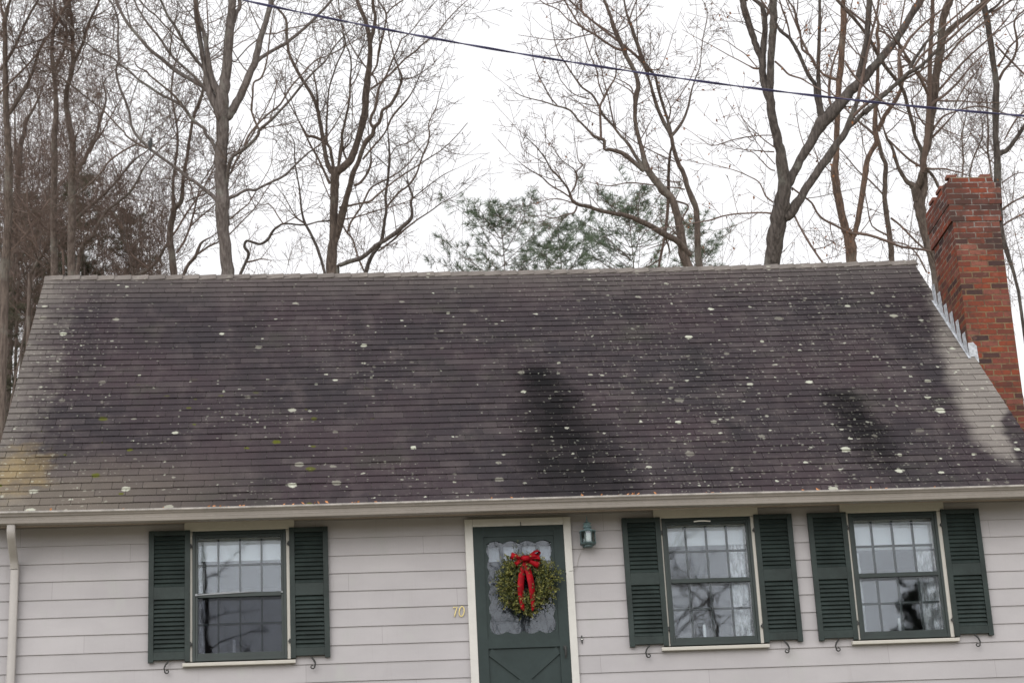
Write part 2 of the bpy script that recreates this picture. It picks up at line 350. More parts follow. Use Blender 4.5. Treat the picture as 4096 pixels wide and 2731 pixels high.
M['lead'] = paint('weathered lead flashing', (0.36, 0.375, 0.40), 0.6, 0.45, 22)
M['crown'] = paint('cement chimney crown', (0.20, 0.175, 0.12), 0.9, 0.4, 9)

def bark_mat(name, a, b, lich=(0.23, 0.235, 0.205), la=0.5):
    m = Mat(name); o = m.obj()
    ridg = m.noise(m.scale(o, (9, 9, 1.1)), 3.0, 5, 0.65)
    c = m.mix(m.ss(ridg, 0.35, 0.68), a, b)
    c = m.mix(m.math('MULTIPLY', m.ss(m.noise(o, 2.3, 5, 0.65), 0.52, 0.68), la), c, lich)
    m.bump(ridg, 0.9, 0.03); return m.fin(c, 0.9, 0, 0.15)
M['bark_grey'] = bark_mat('grey furrowed bark', (0.080, 0.066, 0.060), (0.165, 0.142, 0.132))
M['bark_brown'] = bark_mat('brown bark', (0.072, 0.056, 0.048), (0.150, 0.118, 0.100), la=0.3)
M['bark_red'] = bark_mat('reddish brown bark', (0.080, 0.055, 0.044), (0.185, 0.122, 0.092), la=0.25)
M['bark_dark'] = bark_mat('dark bark', (0.050, 0.042, 0.038), (0.120, 0.102, 0.092), la=0.35)
M['bark_thick'] = bark_mat('thicket bark', (0.078, 0.060, 0.052), (0.160, 0.128, 0.112), la=0.3)
M['twig'] = paint('brown twigs', (0.118, 0.090, 0.076), 0.85, 0.3, 1.5, 0.15)
M['twig_red'] = paint('reddish twigs', (0.130, 0.094, 0.079), 0.85, 0.3, 1.5, 0.15)
M['needle'] = paint('pine needles', (0.100, 0.132, 0.085), 0.6, 0.4, 1.2, 0.2)
M['needle_dull'] = paint('dull evergreen needles', (0.098, 0.094, 0.066), 0.75, 0.5, 1.0, 0.15)
M['needle_dark'] = paint('dark spruce needles', (0.020, 0.026, 0.018), 0.7, 0.3, 1.0, 0.15)
M['deadleaf'] = paint('withered oak leaves', (0.20, 0.085, 0.035), 0.8, 0.35, 5)
M['litter'] = paint('fallen orange leaves', (0.36, 0.15, 0.055), 0.8, 0.45, 14)
def ground_mat():
    m = Mat('winter lawn'); o = m.obj()
    c = m.mix(m.ss(m.noise(o, 0.4, 6), 0.4, 0.65), (0.29, 0.265, 0.20), (0.24, 0.235, 0.16))
    c = m.mix(m.ss(m.noise(o, 7, 5), 0.5, 0.75), c, (0.32, 0.275, 0.215)); m.bump(m.noise(o, 30, 4), 0.6, 0.05); return m.fin(c, 0.95, 0, 0.1)
M['ground'] = ground_mat()

# ------------------------------------------------------------------ ground: level at the house, a bank down to the street, a rise behind
def gz(y):
    def s(a, b, t): t = max(0, min(1, (t-a)/(b-a))); return t*t*(3-2*t)
    return -0.25 - 4.75*s(-0.5, -17.0, y) + 4.0*s(9, 45, y)
g = MB(); xs = [-400, -150, -60, -30, -15, 0, 15, 30, 60, 150, 400]
ys = [-400, -150, -80, -40, -25] + [-19+i for i in range(0, 20)] + [3, 8] + [10+2.5*i for i in range(15)] + [60, 100, 200, 400]
for y in ys:
    for x in xs: g.v.append((x, y, gz(y)))
for j in range(len(ys)-1):
    for i in range(len(xs)-1):
        a = j*len(xs)+i; g.f.append((a, a+1, a+len(xs)+1, a+len(xs)))
tag(g.build('ground', M['ground'], smooth=True), kind='structure')

# ------------------------------------------------------------------ the house
house = empty('cape_house', (0, 0, 0), 'pinkish grey clapboard house with a dark lichen-spotted shingle roof and green shutters', 'house')
XL, XR = -5.15, 5.36                       # gable walls
RXL, RXR = -5.262, 5.507                   # roof edges
ct, st_ = math.cos(SLOPE), math.sin(SLOPE)
SAG = 0.042
def rp(x, s, h=0.0):                        # point on the roof plane at distance s up the slope, h above it
    z = EAVE_Z + s*st_ + h*ct - SAG*(1-(x/5.4)**2)*max(0.0, s/RIDGE_S)**1.3
    return (x, EAVE_Y + s*ct - h*st_, z)
# shingles: every tab a real slab whose butt edge stands proud of the course below
EXP = RIDGE_S/40.6; rb = MB(); rb.uv = []; rb.att = []
def rf(pts, uvs, t):
    rb.face(pts); rb.uv += uvs; rb.att.append(t)
for k in range(41):
    s0 = k*EXP - 0.004; s1 = min((k+1)*EXP + 0.012, RIDGE_S)
    x = RXL; off = (0.0, 0.15, 0.07, 0.22)[k % 4] + random.uniform(-.02, .02); first = True
    wave = random.uniform(0, 6)
    while x < RXR - 1e-4:
        w = 0.305 if not first else 0.08 + off
        first = False; x1 = min(x + w, RXR)
        if RXR - x1 < 0.05: x1 = RXR
        t = random.random(); h = 0.0095 + random.uniform(0, 0.004) + 0.002*math.sin(x*1.3+wave)
        if random.random() < 0.05: h += 0.004
        d0 = random.uniform(-.003, .003) + 0.003*math.sin(x*0.9+wave*2); d1 = d0 + random.uniform(-.0015, .0015); gp = 0.0024
        a, b = x + gp, x1 - gp
        p = [rp(a, s0+d0, h), rp(b, s0+d1, h), rp(b, s1, 0.0015), rp(a, s1, 0.0015)]
        rf(p, [a, s0, b, s0, b, s1, a, s1], t)
        q = [rp(a, s0+d0+.004, -.004), rp(b, s0+d1+.004, -.004)]
        rf([q[0], q[1], p[1], p[0]], [a, s0-.01, b, s0-.01, b, s0, a, s0], t)
        rf([q[0], p[0], p[3], rp(a, s1, -.004)], [a, s0, a, s0, a, s1, a, s1], t)
        rf([q[1], rp(b, s1, -.004), p[2], p[1]], [b, s0, b, s1, b, s1, b, s0], t)
        x = x1
roof = rb.build('roof', M['roof'], house)
# deck under the shingles, rear slope, rake edges
dk = MB(); T = 0.05
def rear(x, s, h=0.0):
    a = rp(x, s, h); yr = EAVE_Y + RIDGE_S*ct; return (x, 2*yr - a[1], a[2])
NX = 24
for i in range(NX):
    a = RXL+0.006 + (RXR-RXL-0.012)*i/NX; b = RXL+0.006 + (RXR-RXL-0.012)*(i+1)/NX
    for j in range(6):
        s0, s1 = RIDGE_S*j/6, RIDGE_S*(j+1)/6
        dk.face([rp(a, s0, -.006), rp(b, s0, -.006), rp(b, s1, -.006), rp(a, s1, -.006)])
        dk.face([rp(a, s0, -T), rp(a, s1, -T), rp(b, s1, -T), rp(b, s0, -T)])
        dk.face([rear(a, s0, -.006), rear(a, s1, -.006), rear(b, s1, -.006), rear(b, s0, -.006)])
for e in (RXL+0.006, RXR-0.006):
    for fn in (rp, rear):
        for j in range(6):
            s0, s1 = RIDGE_S*j/6, RIDGE_S*(j+1)/6
            dk.face([fn(e, s0, -.006), fn(e, s1, -.006), fn(e, s1, -T-.09), fn(e, s0, -T-.09)])
dk.build('roof_deck', paint('weathered rake board', (0.16, 0.145, 0.13), 0.8), roof)
# ridge caps
cb = MB(); cb.uv = []; cb.att = []; x = RXL - 0.004; k = 0
while x < RXR:
    x1 = min(x + 0.205, RXR + 0.012); t = random.random(); W = 0.125 + random.uniform(-.004, .004)
    l0 = 0.021 + random.uniform(0, .004); l1 = 0.008
    A = [rp(x, RIDGE_S-W, l1), rp(x1+.02, RIDGE_S-W, l0), rp(x1+.02, RIDGE_S+.008, l0), rp(x, RIDGE_S+.008, l1)]
    for pts, uvs in (((A[0], A[1], A[2], A[3]), (x, 5.6, x1, 5.6, x1, 5.8, x, 5.8)),
                     ((rp(x, RIDGE_S-W, -.003), rp(x1+.02, RIDGE_S-W, -.001), A[1], A[0]), (x, 5.6, x1, 5.6, x1, 5.6, x, 5.6)),
                     ((A[1], rp(x1+.02, RIDGE_S-W, -.001), rp(x1+.02, RIDGE_S, -.001), A[2]), (x1, 5.6, x1, 5.6, x1, 5.8, x1, 5.8))):
        cb.face(pts); cb.uv += list(uvs); cb.att.append(t)
    B = [rear(x, RIDGE_S+.008, l1), rear(x1+.02, RIDGE_S+.008, l0), rear(x1+.02, RIDGE_S-W, l0), rear(x, RIDGE_S-W, l1)]
    cb.face(B); cb.uv += [x, 5.8, x1, 5.8, x1, 5.6, x, 5.6]; cb.att.append(t)
    x = x1
cb.build('ridge_cap', M['cap'], roof)

# clapboards, laid course by course round the openings
LAP = 0.18; Z0 = 2.133                      # butt line of the top full course
OPEN = [(-3.29, -2.27, 0.88, 2.5), (1.41, 2.42, 0.88, 2.5), (3.33, 4.35, 0.88, 2.5), (-0.50, 0.50, -1, 2.24)]
sb = MB(); k = -1
while True:
    zb = Z0 - k*LAP; zt = zb + LAP
    if zt < 0.1: break
    if k == -1: zt = 2.335
    ivs = [(XL, XR)]
    for (a, b, c0, c1) in OPEN:
        if zb < c1 - 0.03 and zt > c0 + 0.05:
            ivs = [q for (l, r) in ivs for q in ((l, min(r, a)), (max(l, b), r)) if q[1]-q[0] > 0.01]
    for (l, r) in ivs:
        n = max(1, int((r-l)/0.6))
        for i in range(n):
            a = l + (r-l)*i/n; b = l + (r-l)*(i+1)/n
            w0 = 0.0012*math.sin(a*1.9+k*2.2); w1 = 0.0012*math.sin(b*1.9+k*2.2)
            sb.face([(a, -.016, zb+w0), (b, -.016, zb+w1), (b, -.003, zt+.01), (a, -.003, zt+.01)])
            sb.face([(a, .0, zb+w0+.002), (b, .0, zb+w1+.002), (b, -.016, zb+w1), (a, -.016, zb+w0)])
    k += 1
wall = sb.build('clapboard_wall', M['siding'], house)
# shell: gables, rear wall, floor, ceiling, wall core with openings
sh = MB(); YB = 7.72
def core(a, b, z0, z1): sh.box(a, b, 0.002, 0.10, z0, z1)
xsb = [XL, -3.23, -2.33, -0.45, 0.45, 1.475, 2.36, 3.395, 4.29, XR]
for i in range(0, len(xsb)-1):
    a, b = xsb[i], xsb[i+1]
    if i in (1, 5, 7): core(a, b, 0.05, 0.945); core(a, b, 2.22, 2.345)
    elif i == 3: core(a, b, 2.19, 2.345)
    else: core(a, b, 0.05, 2.345)
sh.box(XL, XR, YB-.1, YB, 0, 2.42)
sh.box(XL+.001, XR-.001, .101, YB-.101, 0.04, 0.14); sh.box(XL+.001, XR-.001, .101, YB-.101, 2.42, 2.5)
sh.box(XL+.05, XR-.05, 3.2, 3.28, 0.141, 2.419)
sh.build('house_shell', M['room'], house)
for gx, gx2 in ((XL, XL+.1), (XR-.1, XR)):
    pr = [(gx, .101, 0.0), (gx, YB-.101, 0.0), (gx, YB-.101, 2.6), (gx, 3.768, 6.36), (gx, .101, 2.6)]
    gb = MB(); gb.prism(pr, (0, 0, 0), (gx2-gx, 0, 0)); gb.build('gable_wall', M['gable'], house)
# soffit, fascia
sf = MB(); sf.box(RXL+.01, RXR-.01, -.352, -.0035, 2.328, 2.342); sf.box(RXL+.01, RXR-.01, -.372, -.354, 2.24, 2.375)
sf.build('soffit', M['soffit'], house)
# K-style gutter
gt = MB(); lip = MB(); gz0, gz1 = 2.245, 2.362
prof = [(-.374, gz0), (-.440, gz0), (-.452, gz0+.004), (-.460, gz0+.030), (-.464, gz0+.038), (-.458, gz0+.044), (-.466, gz0+.066), (-.478, gz0+.084), (-.492, gz0+.094)]
lipp = [(-.492, gz0+.094), (-.497, gz0+.098), (-.497, gz0+.114), (-.488, gz0+.117), (-.480, gz0+.112)]
NG = 40; gx0, gx1 = RXL-.02, RXR+.03
def gsag(x): return 0.006*math.sin(x*0.8+1.0) + 0.004*(x/5)**2*2
for L, pf in ((gt, prof), (lip, lipp)):
    for i in range(NG):
        a = gx0+(gx1-gx0)*i/NG; b = gx0+(gx1-gx0)*(i+1)/NG; za, zb = gsag(a), gsag(b)
        for j in range(len(pf)-1):
            (y0, z0), (y1, z1) = pf[j], pf[j+1]
            L.face([(a, y0, z0+za), (a, y1, z1+za), (b, y1, z1+zb), (b, y0, z0+zb)])
for e in (gx0, gx1): gt.face([(e, y, z+gsag(e)) for y, z in prof+lipp[1:]] + [(e, -.374, gz1+gsag(e))])
for i in range(NG):
    a = gx0+(gx1-gx0)*i/NG; b = gx0+(gx1-gx0)*(i+1)/NG
    gt.face([(a, -.374, gz1-.01+gsag(a)), (b, -.374, gz1-.01+gsag(b)), (b, -.374, gz0+gsag(b)), (a, -.374, gz0+gsag(a))])
    gt.face([(a, -.48, gz1-.045), (b, -.48, gz1-.045), (b, -.376, gz1-.045), (a, -.376, gz1-.045)])
gut = gt.build('gutter', M['gutter'], house, smooth=False)
lip.build('gutter_lip', M['gutterlip'], gut)
for jx in (-1.02, 2.35):
    jb = MB(); jb.prism([(0, y-.002, z) for y, z in prof], (jx-.012, 0, 0), (jx+.012, 0, 0)); jb.build('gutter_joint', M['gutter'], gut)
# downspout with elbow
ds = MB(); px = -4.965
def spout(path):
    n = len(ds.v); w, d = .042, .028
    for i, (y, z, xo) in enumerate(path):
        t = Vector((0, path[min(i+1, len(path)-1)][0]-path[max(i-1, 0)][0], path[min(i+1, len(path)-1)][1]-path[max(i-1, 0)][1])).normalized()
        nn = Vector((0, -t.z, t.y))
        for q in range(12):
            a = 2*math.pi*q/12; c_, s_ = math.cos(a), math.sin(a)
            ex = abs(c_)**0.45*(1 if c_ > 0 else -1)*w; ey = abs(s_)**0.45*(1 if s_ > 0 else -1)*d
            ds.v.append((px+xo+ex, y+nn.y*ey, z+nn.z*ey))
    for i in range(len(path)-1):
        for q in range(12): ds.f.append((n+i*12+q, n+i*12+(q+1) % 12, n+(i+1)*12+(q+1) % 12, n+(i+1)*12+q))
spout([(-.405, 2.27, 0), (-.405, 2.20, 0), (-.395, 2.165, 0), (-.36, 2.135, 0), (-.18, 2.02, -.004), (-.13, 1.985, -.004), (-.105, 1.95, -.004), (-.085, 1.90, -.004)])
spout([(-.072, 1.95, .0), (-.072, 1.2, -.006), (-.072, 0.15, -.016), (-.10, .08, -.016), (-.25, .05, -.016)])
ds.build('downspout', M['spout'], house, smooth=True)

# ------------------------------------------------------------------ windows
ZB, ZT = 0.930, 2.234
def window(x0, x1, strip, glow):
    tr = MB()
    tr.box(x0-.080, x1+.085, -.045, -.001, ZT+.002, 2.3265)             # head trim up to the soffit
    tr.box(x0-.075, x0-.001, -.034, -.001, ZB, ZT); tr.box(x1+.001, x1+.075, -.034, -.001, ZB, ZT)
    w = tr.build('window', M['trim'], house, bevel=.003)
    sl = MB(); sl.prism([(0, -.001, .884), (0, -.070, .880), (0, -.074, .905), (0, -.074, .912), (0, -.001, .928)], (x0-.095, 0, 0), (x1+.080, 0, 0))
    sl.build('sill', M['trim'], w, bevel=.003)
    fr = MB(); f = .052; y0, y1 = -.046, -.004
    fr.box(x0, x0+.028, y0, y1, ZB, ZT); fr.box(x1-.028, x1, y0, y1, ZB, ZT)
    fr.box(x0+.0285, x1-.0285, y0+.002, y1, ZT-.034, ZT-.001); fr.box(x0+.0285, x1-.0285, y0+.002, y1, ZB+.001, ZB+.038)
    # inner sash rails, stepped back
    fr.box(x0+.0285, x0+f, -.036, .01, ZB+.0385, ZT-.0345); fr.box(x1-f, x1-.0285, -.036, .01, ZB+.0385, ZT-.0345)
    fr.box(x0+f+.0005, x1-f-.0005, -.034, .01, ZT-.066, ZT-.0345); fr.box(x0+f+.0005, x1-f-.0005, -.034, .01, ZB+.0385, ZB+.080)
    fr.box(x0+f+.0005, x1-f-.0005, -.040, .004, 1.563, 1.606)
    fr.build('storm_frame', M['greenf'], w, bevel=.002)
    if strip:
        s2 = MB(); s2.prism([(x0+.030, -.052, 1.590), (x0+.26, -.052, 1.609), (x1-.30, -.052, 1.609), (x1-.30, -.052, 1.604), (x0+.03, -.052, 1.582)], (0, 0, 0), (0, .01, 0))
        s2.box(x0+.028, x0+.05, -.056, -.047, 1.577, 1.600); s2.box(x1-.056, x1-.034, -.056, -.047, 1.588, 1.602)
        s2.build('latch_strip', M['silver'], w)
    gu = MB(); gu.box(x0+f, x1-f, -.014, -.010, 1.606, ZT-.066)
    gu.build('upper_pane', M['glass2'], w)
    gl = MB(); gl.box(x0+f, x1-f, -.020, -.016, ZB+.08, 1.563)
    gl.build('lower_pane', M['glass1' if strip else 'glass2'], w)
    mu = MB(); ww = (x1-x0-2*f); gx = [x0+f+ww*q for q in (.243, .505, .765)]
    for (za, zb, yy) in ((1.607, ZT-.067, .045), (ZB+.081, 1.562, .030)):
        zm = za + (zb-za)*(.535 if za > 1.5 else .54)
        for q in gx: mu.box(q-.0095, q+.0095, yy, yy+.03, za, zb)
        es = [x0+f+.0005] + [q2 for q in gx for q2 in (q-.010, q+.010)] + [x1-f-.0005]
        for i in range(0, 8, 2): mu.box(es[i], es[i+1], yy+.002, yy+.028, zm-.009, zm+.009)
    mu.box(x0+f, x1-f, .028, .076, 1.562+.003, 1.606-.003)
    mu.build('sash', M['greenf'], w)
    for (za, zb, yy) in ((1.607, ZT-.067, .060), (ZB+.081, 1.562, .045)):
        sp = MB(); sp.box(x0+f, x1-f, yy, yy+.003, za, zb); sp.build('sash_pane', M['sashdim' if strip and za < 1.5 else 'sashglass'], w)
    return w
WX = [(-3.243, -2.322), (1.463, 2.370), (3.383, 4.302)]
win = [window(a, b, i == 0, i) for i, (a, b) in enumerate(WX)]
# small white sticker-like catch at the head of the middle window frame
t = MB(); t.tube([(1.79, -.050, 2.192), (1.84, -.052, 2.196), (1.90, -.052, 2.196), (1.96, -.050, 2.191)], .006, 6); t.build('sash_lift', M['candle'], win[1])

# shutters
def shutter(x0, x1, inner):
    z0, z1 = .952, 2.245; yb, yf = -.030, -.064; sw = .052
    b = MB()
    b.box(x0, x0+sw, yf, yb, z0-.022, z1); b.box(x1-sw, x1, yf, yb, z0-.022, z1)
    b.box(x0+sw+.0005, x1-sw-.0005, yf+.001, yb, z1-.050, z1-.001)
    b.box(x0+sw+.0005, x1-sw-.0005, yf+.001, yb, 1.552, 1.675)
    b.box(x0+sw+.0005, x1-sw-.0005, yf+.001, yb, z0, 1.030)
    for (a, c, n) in ((1.677, 2.193, 12), (1.032, 1.550, 12)):
        p = (c-a)/n
        for i in range(n):
            zc = a + p*(i+.5)
            b.prism([(0, yf+.004, zc-.020), (0, yf+.010, zc-.024), (0, yb-.002, zc+.016), (0, yb-.008, zc+.021)], (x0+sw+.001, 0, 0), (x1-sw-.001, 0, 0))
    b.box(x0+sw+.001, x1-sw-.001, yb, yb+.006, 1.031, 1.551); b.box(x0+sw+.001, x1-sw-.001, yb, yb+.006, 1.676, 2.194)
    s = b.build('shutter', M['green'], house, bevel=.0015)
    xe = x1 if inner > 0 else x0
    for hz in (2.083, 1.100):
        h = MB(); h.tube([(xe+inner*.006, -.058, hz-.022), (xe+inner*.006, -.058, hz+.022)], .008, 8); h.box(min(xe, xe+inner*.022), max(xe, xe+inner*.022), -.056, -.046, hz-.010, hz+.010)
        h.build('hinge', M['iron'], s)
    # wrought iron holdback below the shutter, curling towards the window
    cx = (x0+x1)/2 - inner*.015; d = MB(); pts = []
    pts += [(cx+inner*.012, -.05, .955), (cx+inner*.006, -.066, .930), (cx-inner*.018, -.068, .900), (cx-inner*.030, -.068, .868), (cx-inner*.024, -.068, .838)]
    for i in range(8):
        a = math.radians(200 + i*45); r = .023*(1-i*.085)
        pts.append((cx + inner*(-.002 + r*math.cos(a)*1.0), -.068, .838 + r*math.sin(a)))
    rr = [.008, .009, .009, .008, .0075] + [.007-.0003*i for i in range(8)]
    d.tube(pts, rr, 6); d.build('shutter_dog', M['iron'], house, smooth=True)
for a, b, inn in ((-3.670, -3.265, 1), (-2.289, -1.904, -1), (1.054, 1.444, 1), (2.404, 2.795, -1), (2.958, 3.358, 1), (4.343, 4.743, -1)):
    shutter(a, b, inn)

# ------------------------------------------------------------------ door
dc = MB()
dc.box(-.535, -.4565, -.052, -.001, 0.0, 2.279); dc.box(.4595, .535, -.052, -.001, 0.0, 2.279); dc.box(-.456, .459, -.052, -.001, 2.2005, 2.279)
dc.build('door_casing', M['white'], house, bevel=.004)
db = MB(); y0, y1 = -.046, -.012
db.box(-.455, -.352, y0, y1, .15, 2.199); db.box(.357, .458, y0, y1, .15, 2.199)
db.box(-.3515, .3565, y0, y1, 2.092, 2.199); db.box(-.3515, .3565, y0, y1, .962, 1.063); db.box(-.3515, .3565, y0, y1, .15, .335)
db.box(-.3515, .3565, -.026, y1, .3355, .9615)                       # lower panel
# cross-buck boards
for sx in (1, -1):
    a = Vector((-.352*sx+.0025, 0, .935)); b = Vector((.352*sx+.0025, 0, .362)); n = Vector((-(b-a).z, 0, (b-a).x)).normalized()*.052
    yo = -.044 if sx > 0 else -.0425
    pl = [a+n, a-n, b-n, b+n]
    pl = [Vector((max(-.351, min(.356, p.x)), yo, max(.336, min(.961, p.z)))) for p in pl]
    db.prism(pl, (0, 0, 0), (0, -yo-.0265, 0))
# scalloped surround of the door glass
GX0, GX1, GZ0, GZ1 = -.318, .325, 1.112, 2.042
def scal(n, a, b, depth): return [(a+(b-a)*i/(n*8), depth*abs(math.sin(math.pi*i/8))) for i in range(n*8+1)]
inn = []
for x, d in scal(4, GX0, GX1, .028): inn.append((x, GZ0-d+.018))
for z, d in scal(6, GZ0+.018, GZ1-.018, .024): inn.append((GX1-.016+d, z))
for x, d in scal(4, GX1, GX0, .028): inn.append((x, GZ1+d-.018))
for z, d in scal(6, GZ1-.018, GZ0+.018, .024): inn.append((GX0+.016-d, z))
ox0, ox1, oz0, oz1 = -.3515, .3565, 1.0635, 2.0915
def outp(x, z):                                                    # project to the outer rectangle
    cx, cz = .003, 1.577; dx, dz = x-cx, z-cz; k = min(((ox1-cx)/dx if dx > 0 else (ox0-cx)/dx) if abs(dx) > 1e-6 else 9, ((oz1-cz)/dz if dz > 0 else (oz0-cz)/dz) if abs(dz) > 1e-6 else 9)
    return cx+dx*k, cz+dz*k
m_ = len(inn)
for i in range(m_):
    a, b = inn[i], inn[(i+1) % m_]; A, B = outp(*a), outp(*b)
    if abs(A[0]-B[0]) < 1e-5 or abs(A[1]-B[1]) < 1e-5:             # the four corners are filled by the small blocks below
        db.face([(A[0], -.036, A[1]), (B[0], -.036, B[1]), (b[0], -.036, b[1]), (a[0], -.036, a[1])])
    db.face([(a[0], -.036, a[1]), (b[0], -.036, b[1]), (b[0], -.020, b[1]), (a[0], -.020, a[1])])
for cx0, cx1 in ((ox0, ox0+.054), (ox1-.054, ox1)):
    for cz0, cz1 in ((oz0, oz0+.068), (oz1-.068, oz1)): db.box(cx0+.001, cx1, -.0345, -.0225, cz0+.001, cz1-.001)
door = db.build('storm_door', M['doorgreen'], house, bevel=0)
t = MB(); t.box(ox0, ox1, -.0215, -.018, oz0, oz1); t.build('door_pane', M['glassd'], door)
t = MB(); t.tube([(.406, -.085, .945), (.408, -.092, .915), (.406, -.088, .865), (.404, -.080, .835)], [.010, .013, .010, .007], 8); t.box(.392, .420, -.062, -.0462, .93, .965); t.box(.398, .414, -.080, -.0462, .944, .954)
t.build('handle', M['iron'], door, smooth=False)
t = MB(); t.tube([(.03, -.054, 2.235), (.03, -.058, 2.215), (.03, -.062, 2.19)], .004, 6); t.build('wreath_hook', M['iron'], house)
idr = MB(); idr.box(-.45, .45, .05, .09, .15, 1.86); idr.box(-.45, .45, .05, .09, 2.02, 2.19)
lx = [-.45, -.30, -.19, -.15, .0, .04, .18, .22, .33, .45]
for i in range(0, 10, 2): idr.box(lx[i], lx[i+1], .05, .09, 1.8605, 2.0195)
idr.box(-.30, -.02, .044, .0495, 1.25, 1.80); idr.box(.06, .33, .044, .0495, 1.25, 1.80)
ido = idr.build('inner_door', M['innerdoor'], house, bevel=.003)
t = MB(); t.box(-.44, .44, .094, .098, 1.85, 2.03); t.build('door_lights', M['lite'], ido)
stp = MB(); stp.box(-.75, .75, -1.1, -.021, 0.001, .14); stp.build('door_step', paint('granite step', (.28, .27, .26), .8, .3, 20), house, bevel=.01)

# house number, doorbell
def wp(x, z, y): k = (y-CAM.y)/(0-CAM.y); return Vector((CAM.x+(x-CAM.x)*k, y, CAM.z+(z-CAM.z)*k))
nb = MB()
nb.tube([wp(-.683, 1.388, -.026), wp(-.672, 1.399, -.026), wp(-.655, 1.394, -.026), wp(-.638, 1.402, -.026), wp(-.652, 1.365, -.026), wp(-.664, 1.330, -.026), wp(-.668, 1.302, -.026)], [.004, .0055, .005, .0045, .005, .0055, .006], 6)
h7 = nb.build('house_number', M['brass'], house, smooth=True)
nb = MB(); pts = [wp(-.597+.025*math.cos(a)-.006*math.sin(a)*-1, 1.353+.050*math.sin(a), -.026) for a in [2*math.pi*i/16+.2 for i in range(17)]]
nb.tube(pts, .005, 6, cap=False); nb.build('house_number', M['brass'], house, smooth=True)
bl = MB(); c0 = wp(.5855, 1.034, -.026)
bl.prism([(c0.x+a*.012, c0.y, c0.z+b*.044) for a, b in ((0, 1), (.6, .7), (.35, .45), (1, .2), (1, -.2), (.35, -.45), (.6, -.7), (0, -1), (-.6, -.7), (-.35, -.45), (-1, -.2), (-1, .2), (-.35, .45), (-.6, .7))], (0, 0, 0), (0, .008, 0))
bell = bl.build('doorbell', M['iron'], house)
t = MB(); t.lathe([(.007, 0), (.006, .004)], 0, 0, 10); t.v = [(c0.x+x, c0.y-z, c0.z+.002+y) for x, y, z in t.v]; t.build('bell_button', M['candle'], bell)

# ------------------------------------------------------------------ chimney (runs up the right gable, through the roof edge)
CX0, CX1, CY0, CY1 = 5.452, 6.006, 1.781, 2.66
chb = MB(); chb.uv = []
def brick_box(x0, x1, y0, y1, z0, z1, nx=1):
    P = lambda x, y, z: (x, y, z)
    fs = [((x0,y0),(x1,y0)), ((x1,y0),(x1,y1)), ((x1,y1),(x0,y1)), ((x0,y1),(x0,y0))]; acc = [x0, x1+.1, x1+y1, x1+y1+.1]
    for (a, b), u0 in zip(fs, (x0+.03, y0+.11, x0+.4, y0+.02)):
        L = math.hypot(b[0]-a[0], b[1]-a[1])
        chb.face([(a[0], a[1], z0), (b[0], b[1], z0), (b[0], b[1], z1), (a[0], a[1], z1)]); chb.uv += [u0, z0, u0+L, z0, u0+L, z1, u0, z1]
    for z in (z0, z1):
        q = [(x0, y0, z), (x1, y0, z), (x1, y1, z), (x0, y1, z)]
        if z == z0: q.reverse()
        chb.face(q); chb.uv += [c for p in q for c in (p[0], p[1])]
RH = .0705
def rowz(k): return k*RH                            # course lines of the brick pattern
brick_box(CX0, CX1, CY0, CY1, 0.0, rowz(88))
brick_box(CX0-.024, CX1+.030, CY0-.008, CY1+.03, rowz(88), rowz(91))
brick_box(CX0-.034, CX1+.062, CY0-.014, CY1+.04, rowz(91), rowz(95)-.01)
brick_box(CX0+.022, CX1-.020, CY0-.012, CY1-.01, rowz(95)-.01, rowz(95)+.052)
chim = chb.build('chimney', M['brick'], house, bevel=.006)
cr = MB(); cr.box(CX0+.03, CX1-.03, CY0+.0, CY1-.02, rowz(95)+.052, rowz(95)+.068); cr.build('chimney_crown', M['crown'], chim, bevel=.005)
lbm = paint('old brick end', (.15, .06, .042), .9, .4, 25)
for bx, by, w, d in ((CX0+.0, CY0+.02, .12, .1), (CX0+.40, CY0+.02, .13, .1), (CX0-.0, CY0+.34, .1, .2), (CX0+.0, CY1-.2, .1, .18), (CX1-.11, CY1-.25, .1, .2)):
    lb = MB(); lb.box(bx, bx+w, by, by+d, rowz(95)+.0685, rowz(95)+.115); lb.build('loose_brick', lbm, chim, bevel=.008)
# stepped lead flashing on the left face, corner piece in front
fl = MB(); S1, S0 = 4.60, 2.98
n = 6
for i in range(n):
    a = S1 - (S1-S0)*i/n; b = S1 - (S1-S0)*(i+1)/n
    pa, pb = rp(CX0, a, .004), rp(CX0, b, .004); top = pa[2] + .085
    x_ = CX0 - .004 - .0012*i
    dy, dz = pb[1]-pa[1], pb[2]-pa[2]
    fl.prism([(x_, pa[1], pa[2]-.01), (x_, pa[1], pa[2]+.045), (x_, pb[1], pb[2]+.045), (x_, pb[1], pb[2]-.01)], (0, 0, 0), (.0035, 0, 0))
    fl.prism([(x_-.005, pa[1]+dy*.02, pa[2]+.03), (x_-.005, pa[1]+dy*.02, pa[2]+.195+.02*math.sin(i*2.1)), (x_-.005, pa[1]+dy*.58, pa[2]+.185+.02*math.sin(i*2.1)), (x_-.005, pa[1]+dy*.80, pa[2]+dz*.8+.03)], (0, 0, 0), (.0035, 0, 0))
    q = [rp(CX0-.006, b, .016), rp(CX0-.034, b, .015), rp(CX0-.034, a, .015), rp(CX0-.006, a, .016)]
    fl.face(q)
pc = rp(CX0, S0, 0)
fl.prism([(CX0-.010, CY0-.008, pc[2]-.03), (CX0+.095, CY0-.008, pc[2]-.03), (CX0+.088, CY0-.008, pc[2]+.17), (CX0+.05, CY0-.008, pc[2]+.215), (CX0-.010, CY0-.008, pc[2]+.205)], (0, 0, 0), (0, .007, 0))
fl.build('flashing', M['lead'], chim)

